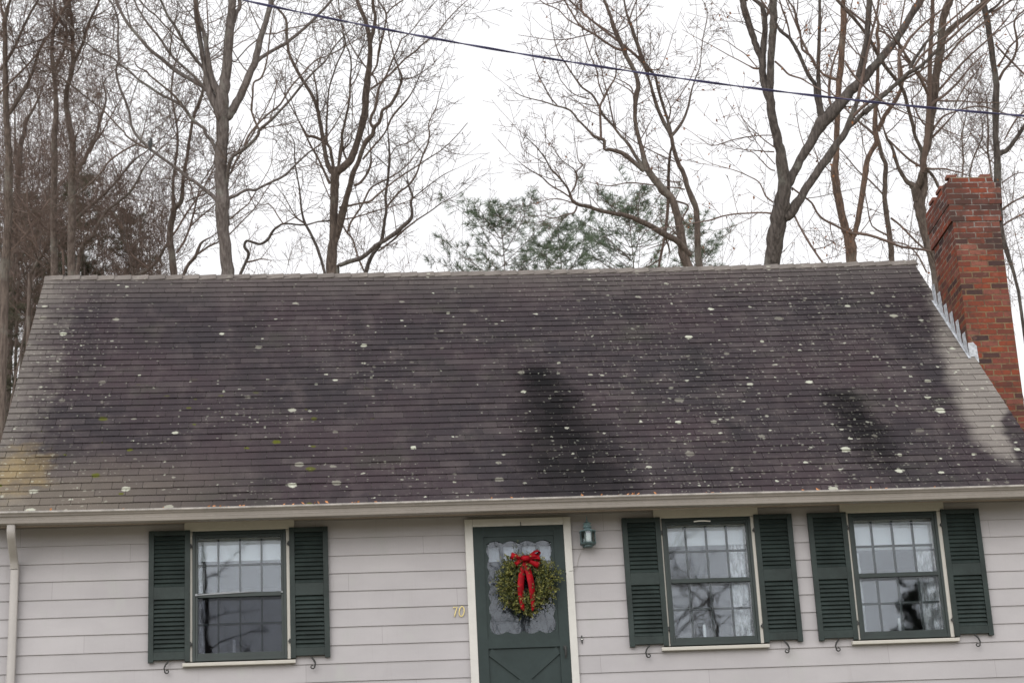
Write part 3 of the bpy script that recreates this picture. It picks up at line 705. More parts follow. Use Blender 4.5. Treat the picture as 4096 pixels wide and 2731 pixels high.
# ------------------------------------------------------------------ wall lantern
lant = empty('wall_lantern', wp(.707, 2.07, -.12), 'verdigris coach lantern on the wall right of the door', 'lantern')
L0 = wp(.707, 2.07, -.12); lx_, ly_, lz_ = L0
b = MB(); s8 = 8; rot = math.pi/8
b.lathe([(.040, lz_+.145), (.030, lz_+.125), (.044, lz_+.112), (.044, lz_+.100), (.030, lz_+.094), (.034, lz_+.080), (.086, lz_+.064), (.090, lz_+.056), (.078, lz_+.054)], lx_, ly_, s8, rot)
b.lathe([(.012, lz_+.145), (.036, lz_+.138), (.041, lz_+.144), (.02, lz_+.160), (.006, lz_+.168), (.010, lz_+.180), (.004, lz_+.190), (.004, lz_+.222)], lx_, ly_, 10)
M['verd'] = paint('verdigris copper', (.13, .20, .215), .45, .45, 18)
M['verdd'] = paint('dark verdigris', (.055, .085, .088), .5, .4, 18)
b.build('lantern_cap', M['verd'], lant, bevel=.0)
b = MB()
for q in range(8):
    a = rot+2*math.pi*q/8; r = .077
    b.tube([(lx_+r*math.cos(a), ly_+r*math.sin(a), lz_-.060), (lx_+r*math.cos(a), ly_+r*math.sin(a), lz_+.056)], .0045, 5)
b.lathe([(.060, lz_-.082), (.082, lz_-.072), (.086, lz_-.062), (.080, lz_-.058)], lx_, ly_, 8, rot)
b.lathe([(.018, lz_-.105), (.044, lz_-.098), (.046, lz_-.083)], lx_, ly_, 10)
b.box(lx_-.02, lx_+.02, ly_+.07, -.004, lz_+.02, lz_+.05); b.box(lx_-.045, lx_+.045, -.030, -.006, lz_-.08, lz_+.09)
b.build('lantern_cage', M['verdd'], lant)
b = MB()
for q in range(8):
    a0 = rot+2*math.pi*q/8; a1 = a0+2*math.pi/8; r = .074
    b.face([(lx_+r*math.cos(a0), ly_+r*math.sin(a0), lz_-.058), (lx_+r*math.cos(a1), ly_+r*math.sin(a1), lz_-.058), (lx_+r*math.cos(a1), ly_+r*math.sin(a1), lz_+.054), (lx_+r*math.cos(a0), ly_+r*math.sin(a0), lz_+.054)])
b.build('lantern_glass', M['lampglass'], lant)
b = MB(); b.lathe([(.034, lz_-.057), (.036, lz_-.02), (.034, lz_+.045), (.02, lz_+.052)], lx_, ly_, 12); b.build('inner_shade', paint('frosted inner shade', (.62, .68, .70), .4, .1), lant, smooth=True)
b = MB(); b.tube([wp(.66, 1.975, -.028), wp(.63, 1.93, -.024), wp(.602, 1.86, -.024), wp(.588, 1.80, -.024), wp(.566, 1.755, -.026), wp(.535, 1.735, -.056), wp(.50, 1.727, -.056)], .0022, 5)
b.build('lamp_cord', paint('beige cord', (.24, .225, .205), .7), lant)

# ------------------------------------------------------------------ wreath on the door
wc = wp(.052, 1.615, -.10)
wr = empty('door_wreath', wc, 'boxwood wreath with a red ribbon bow hanging on the green storm door', 'wreath')
def leafcol(name, a): return paint(name, a, .55, .35, 9, .3)
greens = [leafcol('olive leaf', (.105, .110, .026)), leafcol('yellow green leaf', (.185, .178, .046)), leafcol('dark green leaf', (.032, .042, .016)), leafcol('bronze leaf', (.085, .052, .018))]
fb = MB(); mats = []
rg = random.Random(5)
for i in range(1050):
    a = rg.uniform(0, 2*math.pi); tr_ = rg.gauss(0, .40)
    R0 = .190; rad = R0 + max(-.125, min(.105, tr_*.145)); yy = -abs(rg.gauss(0, .035))
    bump = 1 + .06*math.sin(3*a+1) + .04*math.sin(7*a)
    p = Vector((rad*bump*math.cos(a), yy, rad*bump*math.sin(a)))
    out = Vector((math.cos(a), 0, math.sin(a))); tang = Vector((-math.sin(a), 0, math.cos(a)))
    d = (out*rg.uniform(-.35, 1.0) + tang*rg.uniform(-.5, .9) + Vector((0, -rg.uniform(.1, 1.0), 0))).normalized()
    ln = rg.uniform(.04, .095) if rg.random() < .85 else rg.uniform(.09, .13); m0 = rg.choices((0, 1, 2, 3), (5, 3, 4, 0.6))[0]
    side = d.orthogonal().normalized(); side.rotate(Matrix.Rotation(rg.uniform(0, 6.28), 3, d))
    fb.tube([wc+p, wc+p+d*ln], [.0018, .001], 3); mats += [2]*5
    for j in range(9):
        q = p + d*ln*(j/8.0+.1); ang = j*2.4
        s_ = side.copy(); s_.rotate(Matrix.Rotation(ang, 3, d)); v = (s_*.8 + d*.65).normalized(); w = v.cross(d).normalized()
        l = rg.uniform(.014, .025); b0 = wc+q
        fb.face([b0, b0+v*l*.5+w*l*.30, b0+v*l, b0+v*l*.5-w*l*.30]); mats.append(m0 if rg.random() < .8 else rg.choice((0, 1, 2)))
spr = [(10, .33), (-8, .31), (205, .31), (170, .30), (258, .31), (300, .30), (48, .29), (130, .28)]
fo = fb.build('foliage', greens, wr); fo.data.polygons.foreach_set('material_index', mats)
rgm = MB(); rgm.tube([wc+Vector((.20*math.cos(a), .0, .20*math.sin(a))) for a in [2*math.pi*i/32 for i in range(33)]], .045, 8, cap=False)
rgm.build('wreath_base', greens[2], wr, smooth=True)
red = Mat('red velvet ribbon'); red.bs.inputs['Sheen Weight'].default_value = .0
M['red'] = red.fin(red.mix(red.ss(red.noise(red.obj(), 14, 3), .35, .7), (.17, .001, .005), (.30, .003, .009)), .6, 0, .12)
kn = wp(.062, 1.862, -.185)
bow = MB()
def ribbon(path, widths, wdir, thick=0.003):
    n = len(bow.v)
    for p, w in zip(path, widths):
        wd = Vector(wdir).normalized() if not callable(wdir) else wdir(p)
        for sgn in (-1, 1): q = Vector(p) + wd*sgn*w/2; bow.v.append(tuple(kn+q))
    for i in range(len(path)-1): bow.f.append((n+2*i, n+2*i+1, n+2*i+3, n+2*i+2))
def loop(ang, ln, wd, open_=.028, tilt=0.0):
    d = Vector((math.cos(ang), 0, math.sin(ang))); nrm = Vector((-math.sin(ang), 0, math.cos(ang)))
    wv_ = (nrm*math.cos(tilt) + Vector((0, 1, 0))*math.sin(tilt)); ov = (Vector((0, -1, 0))*math.cos(tilt) + nrm*math.sin(tilt))
    path, ws = [], []
    for i in range(15):
        t = i/14; s = math.sin(math.pi*t); rr = ln*s**0.62
        path.append(d*rr + ov*(open_*math.cos(math.pi*t)*s**.5*1.3)); ws.append(wd*(.45+.55*s))
    ribbon(path, ws, wv_)
loop(math.radians(163), .145, .070, .030, .35); loop(math.radians(28), .165, .060, .026, .95); loop(math.radians(4), .145, .062, .028, .4)
loop(math.radians(206), .110, .055, .030, -.3); loop(math.radians(-26), .150, .065, .028, -.25); loop(math.radians(15), .12, .05, .04, .2)
for (x1, z1, w0, w1, bend) in ((-.052, -.50, .050, .038, -.055), (.050, -.505, .058, .030, .030)):
    path = []; ws = []
    for i in range(13):
        t = i/12; path.append(Vector((x1*t + bend*math.sin(math.pi*t)*.6, -.012 + .012*math.sin(t*9) - .012*t, z1*t))); ws.append(w0*math.sin(min(1, t*3+.25)*math.pi/2)*(1-t) + w1*t + .022*math.sin(math.pi*t))
    path.append(path[-1]+Vector((.012 if x1 < 0 else -.008, 0, -.022))); ws.append(.004)
    ribbon(path, ws, (1, .25, 0))
bow.tube([kn+Vector((-.040, -.012, .004)), kn+Vector((-.02, -.026, .006)), kn+Vector((.02, -.026, .002)), kn+Vector((.040, -.012, -.002))], [.020, .032, .032, .020], 10)
bo = bow.build('bow', M['red'], wr, smooth=True)
so = bo.modifiers.new('solid', 'SOLIDIFY'); so.thickness = .003

# ------------------------------------------------------------------ things inside the windows
WN = ('left window', 'middle window', 'right window')
for i, cx in enumerate((-2.845, 1.842, 3.838)):
    zs = 1.0
    cnd = empty('window_candle', (cx, .128, zs-.03), ('white candle on the sill of the window left of the door', 'white candle on the sill of the middle window, beside the lantern', 'white candle on the sill of the rightmost window, before a dark reflection')[i], 'candle', 'candles in the front windows')
    b = MB(); b.lathe([(.020, zs-.03), (.020, zs-.02), (.0145, zs-.018), (.0145, zs+.165), (.010, zs+.170)], cx, .128, 12); b.build('candle_stick', M['candle'], cnd, smooth=True)
    b = MB(); b.lathe([(.004, zs+.170), (.008, zs+.180), (.006, zs+.195), (.001, zs+.21)], cx, .128, 8); b.build('bulb', M['silver'], cnd, smooth=True)
    s = MB(); a, bb = WX[i]; zl = (1.965, 1.985, 1.885)[i]
    s.box(a+.02, bb-.02, .106, .110, zl, 2.215); s.tube([(a+.02, .108, zl), (bb-.02, .108, zl)], .007, 8)
    tag(s.build('roller_shade', M['shade'], None), ('white roller shade at the top of the window left of the door', 'white roller shade at the top of the middle window', 'white roller shade drawn lowest, in the rightmost window')[i], 'shade', 'shades in the front windows')
    ink = MB(); ink.box(a-.06, bb+.06, .1015, .20, .93, .968); ink.build('inner_sill', M['shade'], win[i])
def curtain(x0, x1, z0, z1, label, y=.135):
    b = MB(); n = 26; zz = 10
    for j in range(zz+1):
        for i in range(n+1):
            t = i/n; b.v.append((x0+(x1-x0)*t + .004*math.sin(j*1.7+i), y+.010*math.sin(t*math.pi*7+.3*math.sin(j*.6)), z0+(z1-z0)*j/zz))
    for j in range(zz):
        for i in range(n): a = j*(n+1)+i; b.f.append((a, a+1, a+n+2, a+n+1))
    tag(b.build('lace_curtain', M['lace'], None, smooth=True), label, 'curtain', 'lace curtains')
curtain(2.13, 2.36, .97, 2.1, 'gathered lace curtain along the right side of the middle window')
curtain(4.07, 4.29, .97, 1.86, 'lace curtain along the right side of the rightmost window')
curtain(3.39, 3.50, .97, 1.86, 'narrow lace curtain at the left edge of the rightmost window')
curtain(-3.23, -3.13, .97, 2.1, 'narrow pale curtain at the left edge of the window left of the door')

# ------------------------------------------------------------------ leaves caught along the gutter
lf = MB(); rg = random.Random(11)
for (c, n, s) in ((-3.05, 10, .25), (-2.75, 8, .10), (-1.95, 12, .25), (-1.55, 10, .15), (-.2, 5, .4), (.75, 6, .15), (1.15, 16, .10), (1.95, 9, .06), (3.05, 14, .14), (3.4, 8, .1), (-4.2, 6, .5), (4.3, 4, .4)):
    for i in range(n):
        x = rg.gauss(c, s); y = rg.uniform(-.488, -.43); z = 2.362 + gsag(x) + rg.uniform(-.012, .008)
        d = Vector((rg.uniform(-1, 1), rg.uniform(-.6, .6), rg.uniform(-.15, .9))).normalized(); e = d.orthogonal().normalized(); l = rg.uniform(.02, .05); w = l*.32
        o = Vector((x, y, z)); lf.face([o, o+d*l*.5+e*w, o+d*l, o+d*l*.5-e*w])
tag(lf.build('fallen_leaves', M['litter']), 'orange fallen leaves caught along the gutter', 'leaves', kind='stuff')

# ------------------------------------------------------------------ overhead cable (two strands twisted together) in front of the roof
def unproj_y(px, py, y):
    d = FW*FPX + RT*(px-2048) - UP*(py-1365.5); return CAM + d*((y-CAM.y)/d.y)
ctrl = [unproj_y(a*1.7415, b_*1.7415, -6.0) for a, b_ in ((555, 0), (850, 62), (1100, 107), (1340, 147), (1600, 185), (1900, 225), (2352, 266))]
# least-squares parabola z(x)
import numpy as np
co = np.polyfit([p.x for p in ctrl], [p.z for p in ctrl], 2)
cb2 = MB(); N = 700
for ph in (0, math.pi):
    pts = []
    for i in range(N+1):
        x = -16 + 36*i/N; z = float(np.polyval(co, x)); a = x*2*math.pi/0.85 + ph
        pts.append((x, -6 + .0052*math.cos(a), z + .0052*math.sin(a)))
    cb2.tube(pts, .0052, 6)
mcab = Mat('dark cable jacket with lens fringe blue'); M['cable'] = mcab.fin((.022, .019, .070), .4, 0, .5)  # blue-purple colour fringe of the lens is put into the jacket's base colour
tag(cb2.build('overhead_cable', M['cable'], None, smooth=True), 'dark twisted overhead cable slanting across the sky before the trees', 'cable')
# ------------------------------------------------------------------ trees behind the house
# Each tree is drawn as limbs measured on the photograph and set out at that tree's own distance, with depth of its own.
REG = {'A': (0, 0, 2.8), 'a': (0, 540, 2.7514), 'B': (600, 0, 2.8), 'b': (600, 540, 2.7514), 'C': (1200, 0, 2.8), 'c': (1200, 540, 2.7514),
       'D': (2000, 0, 2.8), 'd': (2000, 540, 2.8), 'E': (2800, 0, 2.8), 'e': (2800, 540, 2.8), 'F': (3396, 0, 2.8), 'f': (3396, 540, 2.8)}
def at(px, py, dep): return CAM + (FW*FPX + RT*(px-2048) - UP*(py-1365.5))*(dep/FPX)
def parse(txt):
    out = []
    for line in txt.strip().split('\n'):
        r = 'A'; pl = []
        for tk in line.split():
            if tk in REG: r = tk; continue
            x, y, w = (float(q) for q in tk.split(',')); ox, oy, s = REG[r]; pl.append((ox+x/s, oy+y/s, w/s))
        if len(pl) > 1: out.append(pl)
    return out
class Limbs:
    """fast collector of tapered limbs"""
    def __init__(s): s.v = []; s.f = []
    def tube(s, pts, rad, sides):
        k = len(pts); n = len(s.v); ref = None
        for i in range(k):
            t = pts[i+1]-pts[i] if i == 0 else (pts[i]-pts[i-1] if i == k-1 else pts[i+1]-pts[i-1])
            if t.length_squared < 1e-12: t = Vector((0, 0, 1))
            t.normalize()
            if ref is None: ref = t.orthogonal()
            ref = ref - t*ref.dot(t)
            if ref.length_squared < 1e-9: ref = t.orthogonal()
            ref.normalize(); b = t.cross(ref); p = pts[i]; r = rad[i]
            for q in range(sides):
                c_, s_ = CS[sides][q]
                s.v.append((p.x+(ref.x*c_+b.x*s_)*r, p.y+(ref.y*c_+b.y*s_)*r, p.z+(ref.z*c_+b.z*s_)*r))
        for i in range(k-1):
            a = n+i*sides
            for q in range(sides):
                w = (q+1) % sides; s.f.append((a+q, a+w, a+sides+w, a+sides+q))
    def build(s, name, mat, parent):
        if not s.v: return None
        o = parent.location; me = bpy.data.meshes.new(name)
        me.from_pydata([(x-o.x, y-o.y, z-o.z) for x, y, z in s.v], [], s.f)
        me.polygons.foreach_set('use_smooth', [True]*len(me.polygons)); me.materials.append(mat)
        ob = bpy.data.objects.new(name, me); C.objects.link(ob); ob.parent = parent; return ob
CS = {k: [(math.cos(2*math.pi*q/k), math.sin(2*math.pi*q/k)) for q in range(k)] for k in (3, 4, 5, 6, 8, 10, 12)}
def crom(P, n):
    out = []
    for i in range(len(P)-1):
        p0, p1, p2, p3 = P[max(i-1, 0)], P[i], P[i+1], P[min(i+2, len(P)-1)]
        for j in range(n):
            t = j/n; a = [0.5*((2*b)+(-a_+c)*t+(2*a_-5*b+4*c-d)*t*t+(-a_+3*b-3*c+d)*t**3) for a_, b, c, d in zip(p0, p1, p2, p3)]
            out.append(a)
    out.append(list(P[-1])); return out
RG = random.Random(1234)
def rv(): return Vector((RG.gauss(0, 1), RG.gauss(0, 1), RG.gauss(0, 1)))
def grow(B, p, d, L, r, lev, spread=0.75, up=0.10, wob=0.14, dens=7.0):
    """one wandering shoot with its side shoots"""
    n = max(3, min(8, int(L/0.16))); st = L/n; pts = [p.copy()]; rad = [r]; dirs = []
    for i in range(n):
        d = (d + rv()*wob*0.55 + Vector((0, 0, up*0.6))).normalized(); p = p + d*st; pts.append(p); dirs.append(d); rad.append(max(0.0038, r*(1-0.62*(i+1)/n)))
    B.tube(pts, rad, 3 if r < 0.009 else 5)
    if lev <= 0: return
    m = L*dens; m = int(m) + (RG.random() < m-int(m))
    for q in range(m):
        t = 0.12+0.86*RG.random(); i = min(n-1, int(t*n)); b = pts[i] + (pts[i+1]-pts[i])*(t*n-i)
        side = rv(); side = side - dirs[i]*side.dot(dirs[i])
        if side.length < 1e-3: continue
        dd = (dirs[i]*(1.0-spread*RG.uniform(.35, 1.0)) + side.normalized()*spread*RG.uniform(.6, 1.1)).normalized()
        grow(B, b, dd, L*RG.uniform(.28, .62)*(1.15-.55*t), max(0.0042, rad[i]*RG.uniform(.50, .78)), lev-1, spread, up, wob, dens*1.15)
def bare_tree(label, dep, txt, bark='bark_brown', twig='twig', group=None, dens=4.2, tl=0.85, lev=2, drift=0.35, lean=0.0, leaves=0, up=0.10, rootmul=1.35):
    polys = parse(txt); reg = []; limbs = []
    for pi_, pl in enumerate(polys):
        x0, y0, w0 = pl[0]; d0 = dep
        if reg:
            q = min(reg, key=lambda e: (e[0]-x0)**2+(e[1]-y0)**2)
            if (q[0]-x0)**2+(q[1]-y0)**2 < 70**2: d0 = q[2]
        m2px = FPX/dep; slope = RG.uniform(-drift, drift)*(0.25 if pi_ == 0 else 1); acc = 0; P = []
        for i, (x, y, w) in enumerate(pl):
            if i: acc += math.hypot(x-pl[i-1][0], y-pl[i-1][1])/m2px
            P.append((x, y, w, d0+slope*acc))
        for x, y, w, d in crom(P, 2): reg.append((x, y, d))
        S = crom(P, 3); pts = []; rad = []
        for k, (x, y, w, d) in enumerate(S):
            jw = 0.06*w if 0 < k < len(S)-1 else 0
            pts.append(at(x+RG.uniform(-jw, jw), y+RG.uniform(-jw, jw), d)); rad.append(max(0.002, w/2*d/FPX*RG.uniform(.95, 1.05)))
        limbs.append((pts, rad, pl))
    base = limbs[0][0][0]; zg = gz(base.y)
    root = empty('bare_tree', (base.x+lean, base.y, zg), label, 'tree', group)
    TR, BR = Limbs(), Limbs()
    # trunk from the ground to the lowest measured point
    pts, rad, _ = limbs[0]; top = pts[0]; down = []; n = 6
    for i in range(n): t = i/n; down.append((Vector((base.x+lean*(1-t)**2, base.y, zg-.1+(top.z-zg+.1)*t)), rad[0]*(1+(rootmul-1)*(1-t)+(.35 if i == 0 else 0))))
    limbs[0] = ([q[0] for q in down]+pts, [q[1] for q in down]+rad, limbs[0][2])
    for k, (pts, rad, pl) in enumerate(limbs):
        big = max(rad) > 0.030
        (TR if big else BR).tube(pts, rad, 12 if max(rad) > .08 else 8 if big else 6)
        # carry cut-off ends on beyond the picture
        e = pts[-1]; dr = (pts[-1]-pts[-3]).normalized() if len(pts) > 2 else Vector((0, 0, 1)); re = rad[-1]
        off = pl[-1][1] < 5 or pl[-1][0] < 5 or pl[-1][0] > 4090
        grow(BR, e, dr, min(5.5, re*(75 if off else 95)+.25), re*.97, 2 if re > .012 else 1, .8, up, .12, dens*.5)
        # side shoots along the limb
        acc = 0; skip = len(down) if k == 0 else 0
        for i in range(skip, len(pts)-1):
            seg = pts[i+1]-pts[i]; L = seg.length; acc += L*dens*0.98*(.30 if rad[i] > .05 else .85 if rad[i] > .018 else 1.0)
            while acc > 1:
                acc -= 1
                b = pts[i] + seg*RG.random(); d = seg.normalized(); side = rv(); side = side-d*side.dot(d)
                if side.length < 1e-3: continue
                dd = (d*RG.uniform(.2, .9)+side.normalized()*RG.uniform(.6, 1.0)+Vector((0, 0, .18))).normalized()
                r1 = min(rad[i]*.55, RG.choice((.005, .006, .0075, .0095, .012)))
                grow(BR, b, dd, tl*RG.uniform(.45, 1.35)*(.55+min(1.0, r1/.007)*.6), r1, lev, .8, up, .13, dens*1.25)
    TR.build('trunk', M[bark], root); bo = BR.build('branches', M[twig], root)
    if leaves:
        lb_ = MB(); src = [v for v in BR.v]
        for i in range(leaves):
            p = Vector(RG.choice(src)); d = (rv()+Vector((0, 0, -1.2))).normalized(); w = d.orthogonal().normalized(); w.rotate(Matrix.Rotation(RG.uniform(0, 6.3), 3, d)); l = RG.uniform(.035, .075)
            lb_.face([p, p+d*l*.5+w*l*.3, p+d*l, p+d*l*.45-w*l*.28])
        lb_.build('withered_leaves', M['deadleaf'], root)
    return root
def sapling(px, py, dep, h, r, label, group, twig='twig_red', bark='bark_thick', dens=5.0, lev=2, up=.09, spread=.62, leaves=0, lean=.08):
    """whole young tree grown from the ground; (px,py) marks where it passes the ridge line"""
    q = at(px, py, dep); zg = gz(q.y); root = empty('bare_sapling', (q.x, q.y, zg), label, 'tree', group); TR, BR = Limbs(), Limbs()
    H = (q.z-zg)+h; n = 14; p = Vector((q.x, q.y, zg-.1)); d = Vector((RG.uniform(-lean, lean), RG.uniform(-lean, lean), 1)).normalized(); pts = [p.copy()]; rad = [r*1.3]
    off = Vector((0, 0, 0))
    for i in range(n):
        d = (d+rv()*.045+Vector((0, 0, .05))).normalized(); p = p+d*H/n; pts.append(p.copy()); rad.append(max(.004, r*(1.2-1.12*(i+1)/n)))
    # slide so the stem crosses the wanted point
    zz = min(range(len(pts)), key=lambda i: abs(pts[i].z-q.z)); sh_ = Vector((q.x-pts[zz].x, q.y-pts[zz].y, 0)); pts = [a+sh_ for a in pts]; root.location = (pts[0].x, pts[0].y, zg)
    TR.tube(pts, rad, 6)
    for i in range(n):
        if pts[i].z < q.z-2.5: continue
        m = int(H/n*dens+RG.random())
        for k in range(m):
            b = pts[i]+(pts[i+1]-pts[i])*RG.random(); a = RG.uniform(0, 6.28); dd = Vector((math.cos(a)*.8, math.sin(a)*.8, RG.uniform(.25, 1.1))).normalized()
            grow(BR, b, dd, RG.uniform(.7, 2.0)*(.5+.5*(1-i/n)), max(.0038, rad[i]*RG.uniform(.22, .42)), lev, spread, up, .10, dens)
    TR.build('trunk', M[bark], root); BR.build('branches', M[twig], root)
    if leaves:
        lb_ = MB()
        for i in range(leaves):
            p = Vector(RG.choice(BR.v)); d = (rv()+Vector((0, 0, -1.2))).normalized(); w = d.orthogonal().normalized(); l = RG.uniform(.03, .06)
            lb_.face([p, p+d*l*.5+w*l*.3, p+d*l, p+d*l*.45-w*l*.28])
        lb_.build('withered_leaves', M['deadleaf'], root)
    return root
def conifer(px, py, dep, below, width, label, group, mat='needle', dens=1.0, tuft=.17, name='pine_tree', bark='bark_brown', droop=.0, ptop=None, seed=1, wn=.0042):
    """trunk, whorls of limbs, needle tufts; (px,py) is the tip, 'below' metres of crown under it"""
    rg = random.Random(seed)
    q = at(px, py, dep) if ptop is None else ptop; zg = gz(q.y); root = empty(name, (q.x, q.y, zg), label, 'tree', group); TR = Limbs(); NB = MB()
    H = q.z-zg; pts = [Vector((q.x+.05*math.sin(i*1.3), q.y, zg-.1+(H+.1)*i/12)) for i in range(13)]; TR.tube(pts, [max(.010, .0075*H*(1-i/12.3)) for i in range(13)], 8)
    z = q.z-.05
    def spray(p, d, n):
        for j in range(n):
            v = (d*rg.uniform(.4, 1.2)+Vector((rg.gauss(0, .55), rg.gauss(0, .55), rg.gauss(0, .55)+.12))).normalized(); l = tuft*rg.uniform(.7, 1.2); w = v.orthogonal().normalized(); w.rotate(Matrix.Rotation(rg.uniform(0, 6.3), 3, v))
            NB.face([p-w*wn, p+w*wn, p+v*l*.6+w*wn*.8, p+v*l, p+v*l*.6-w*wn*.8])
    while z > q.z-below:
        t = (q.z-z)/below; Lm = width*(.42+.58*min(1, t*2.2))*rg.uniform(.30, 1.15)
        for k in range(rg.choice((4, 5, 6))):
            a = rg.uniform(0, 6.28); d = Vector((math.cos(a), math.sin(a), rg.uniform(.05, .95)-droop)).normalized(); p = Vector((q.x, q.y, z)); L = Lm*rg.uniform(.6, 1.15); n = max(4, int(L/.14)); pp = [p.copy()]
            for i in range(n):
                d = (d+Vector((rg.gauss(0, .09), rg.gauss(0, .09), rg.gauss(0, .07)+.02))).normalized(); p = p+d*L/n; pp.append(p.copy())
                if i >= n*.25:
                    for s_ in range(2 if rg.random() < .8*dens else 1):
                        sd_ = Vector((-d.y, d.x, rg.uniform(-.1, .35))).normalized()*(1 if rg.random() < .5 else -1); sl_ = L*rg.uniform(.10, .30)*(1.1-i/n)
                        e = p+(d*.6+sd_).normalized()*sl_; TR.tube([p, e], [.005, .003], 3)
                        spray(p+(e-p)*.55, (e-p).normalized(), int(9*dens)); spray(e, (e-p).normalized(), int(18*dens))
            spray(pp[-1], d, int(22*dens)); TR.tube(pp, [max(.003, .004+.004*L*(1-i/n)) for i in range(n+1)], 4)
        z -= rg.uniform(.10, .20)/max(.6, dens)
    TR.build('trunk', M[bark], root); NB.build('needles', M[mat], root); return root

T1 = '''b 855,1545,145 840,1300,140 800,1000,145 800,760,165 795,650,155 780,450,140 785,250,145 795,50,135 B 815,1350,150 800,1250,170 805,1130,150 B 830,1000,130 850,850,118 870,600,110 890,350,105 915,150,95 920,0,85 930,-150,70
B 930,250,60 965,150,50 1005,80,45 1000,0,40 980,-80,30
B 790,1280,120 750,1190,110 690,1100,90 650,950,75 620,780,60 575,550,55 545,350,55 520,150,58 515,0,55 505,-120,45
B 780,1080,90 740,1000,84 700,900,70 660,720,60 625,480,50 590,320,45 555,210,35
B 860,1310,110 900,1270,100 970,1150,90 1050,1000,85 1130,800,80 1180,680,75 1220,500,70 1270,330,65 1310,200,60 1350,50,60 1370,-100,50
B 1180,700,50 1260,640,45 1350,580,40 1500,500,40 1620,410,38 1740,310,35 1830,220,32 C 280,90,30 350,10,28 420,-80,22
B 1290,385,14 1420,375,14 1560,320,14 1740,285,13 1960,200,12
B 1200,450,16 1100,530,14 1000,640,14 940,690,14 800,570,10 680,490,8
B 650,1020,55 560,950,50 430,880,45 270,780,45 130,660,40 0,560,38 A 1560,420,36 1450,290,34 1380,180,32 1320,50,30 1290,-60,25
B 640,1030,40 600,980,40 520,880,32 430,800,30 320,700,28 220,600,26 130,460,26 60,370,25 0,300,25 A 1590,170,24 1530,70,22 1500,-30,20
B 600,770,40 500,650,35 400,510,33 350,420,32 270,280,30 200,180,28 150,70,26 110,-20,24
B 350,460,18 270,390,18 130,250,18 60,170,17 0,130,17 A 1590,40,16 1540,-20,14
b 740,200,48 715,140,45 680,70,40 620,0,38 B 600,1440,38 500,1360,38 430,1280,38 370,1190,40 300,1150,38 200,1100,32 100,1050,30 0,980,30 A 1560,900,28 1450,800,26 1340,720,25 1250,640,24 1130,600,22 1000,510,20 850,370,20 750,250,18 640,150,15 510,0,13
B 350,1170,30 280,1080,26 150,970,22 0,850,20 A 1640,800,18 1540,750,15 1510,660,10 1600,600,8
b 740,740,46 710,690,50 600,600,42 500,520,38 400,460,36 300,370,36 200,300,34 100,230,34 0,150,36 a 1560,70,34 1500,0,32 A 1470,1400,30 1450,1270,30 1400,1120,28 1340,980,26 1300,800,24 1330,650,24 1320,450,22 1325,250,22 1290,120,18 1230,0,16
a 1620,150,25 1500,90,20 1380,0,20 A 1400,1490,18 1300,1390,18 1150,1230,18 1000,1120,18 880,1020,18 700,880,18 560,770,14
a 1500,100,20 1350,180,22 1200,290,22 1130,390,22 1050,480,20 950,570,16
a 1590,90,10 1650,30,9 1720,0,9 A 1700,1470,8 1800,1400,8 1870,1330,8 1910,1240,7
b 840,560,50 855,430,42 880,290,45 930,220,42 1020,165,45 1100,100,38 1190,0,35 B 1230,1450,36 1330,1370,34 1430,1270,30 1550,1140,28 1700,960,26 1820,820,24 1960,690,20 C 380,530,18 490,410,16 560,340,12
b 1040,120,30 1080,20,28 B 1200,1400,26 1320,1280,25 1460,1170,24 1560,1000,22 1680,860,20 1840,690,18 1960,640,16
B 1215,1440,26 1170,1340,24 1135,1230,22 1150,1080,22 1160,930,22 1240,880,22 1290,760,20 1320,600,18 1340,400,14 1380,150,12 1400,70,10
b 890,420,30 950,280,25 1010,190,20
b 870,700,40 960,660,34 1060,605,34 1160,605,30 1260,555,28 1380,500,28 1490,440,28 1560,370,25 1640,290,22 1740,200,20 1850,120,18 c 240,80,16
b 880,930,20 980,840,18 1080,760,15 1150,650,12 1230,520,8 1330,330,8 1350,150,6'''
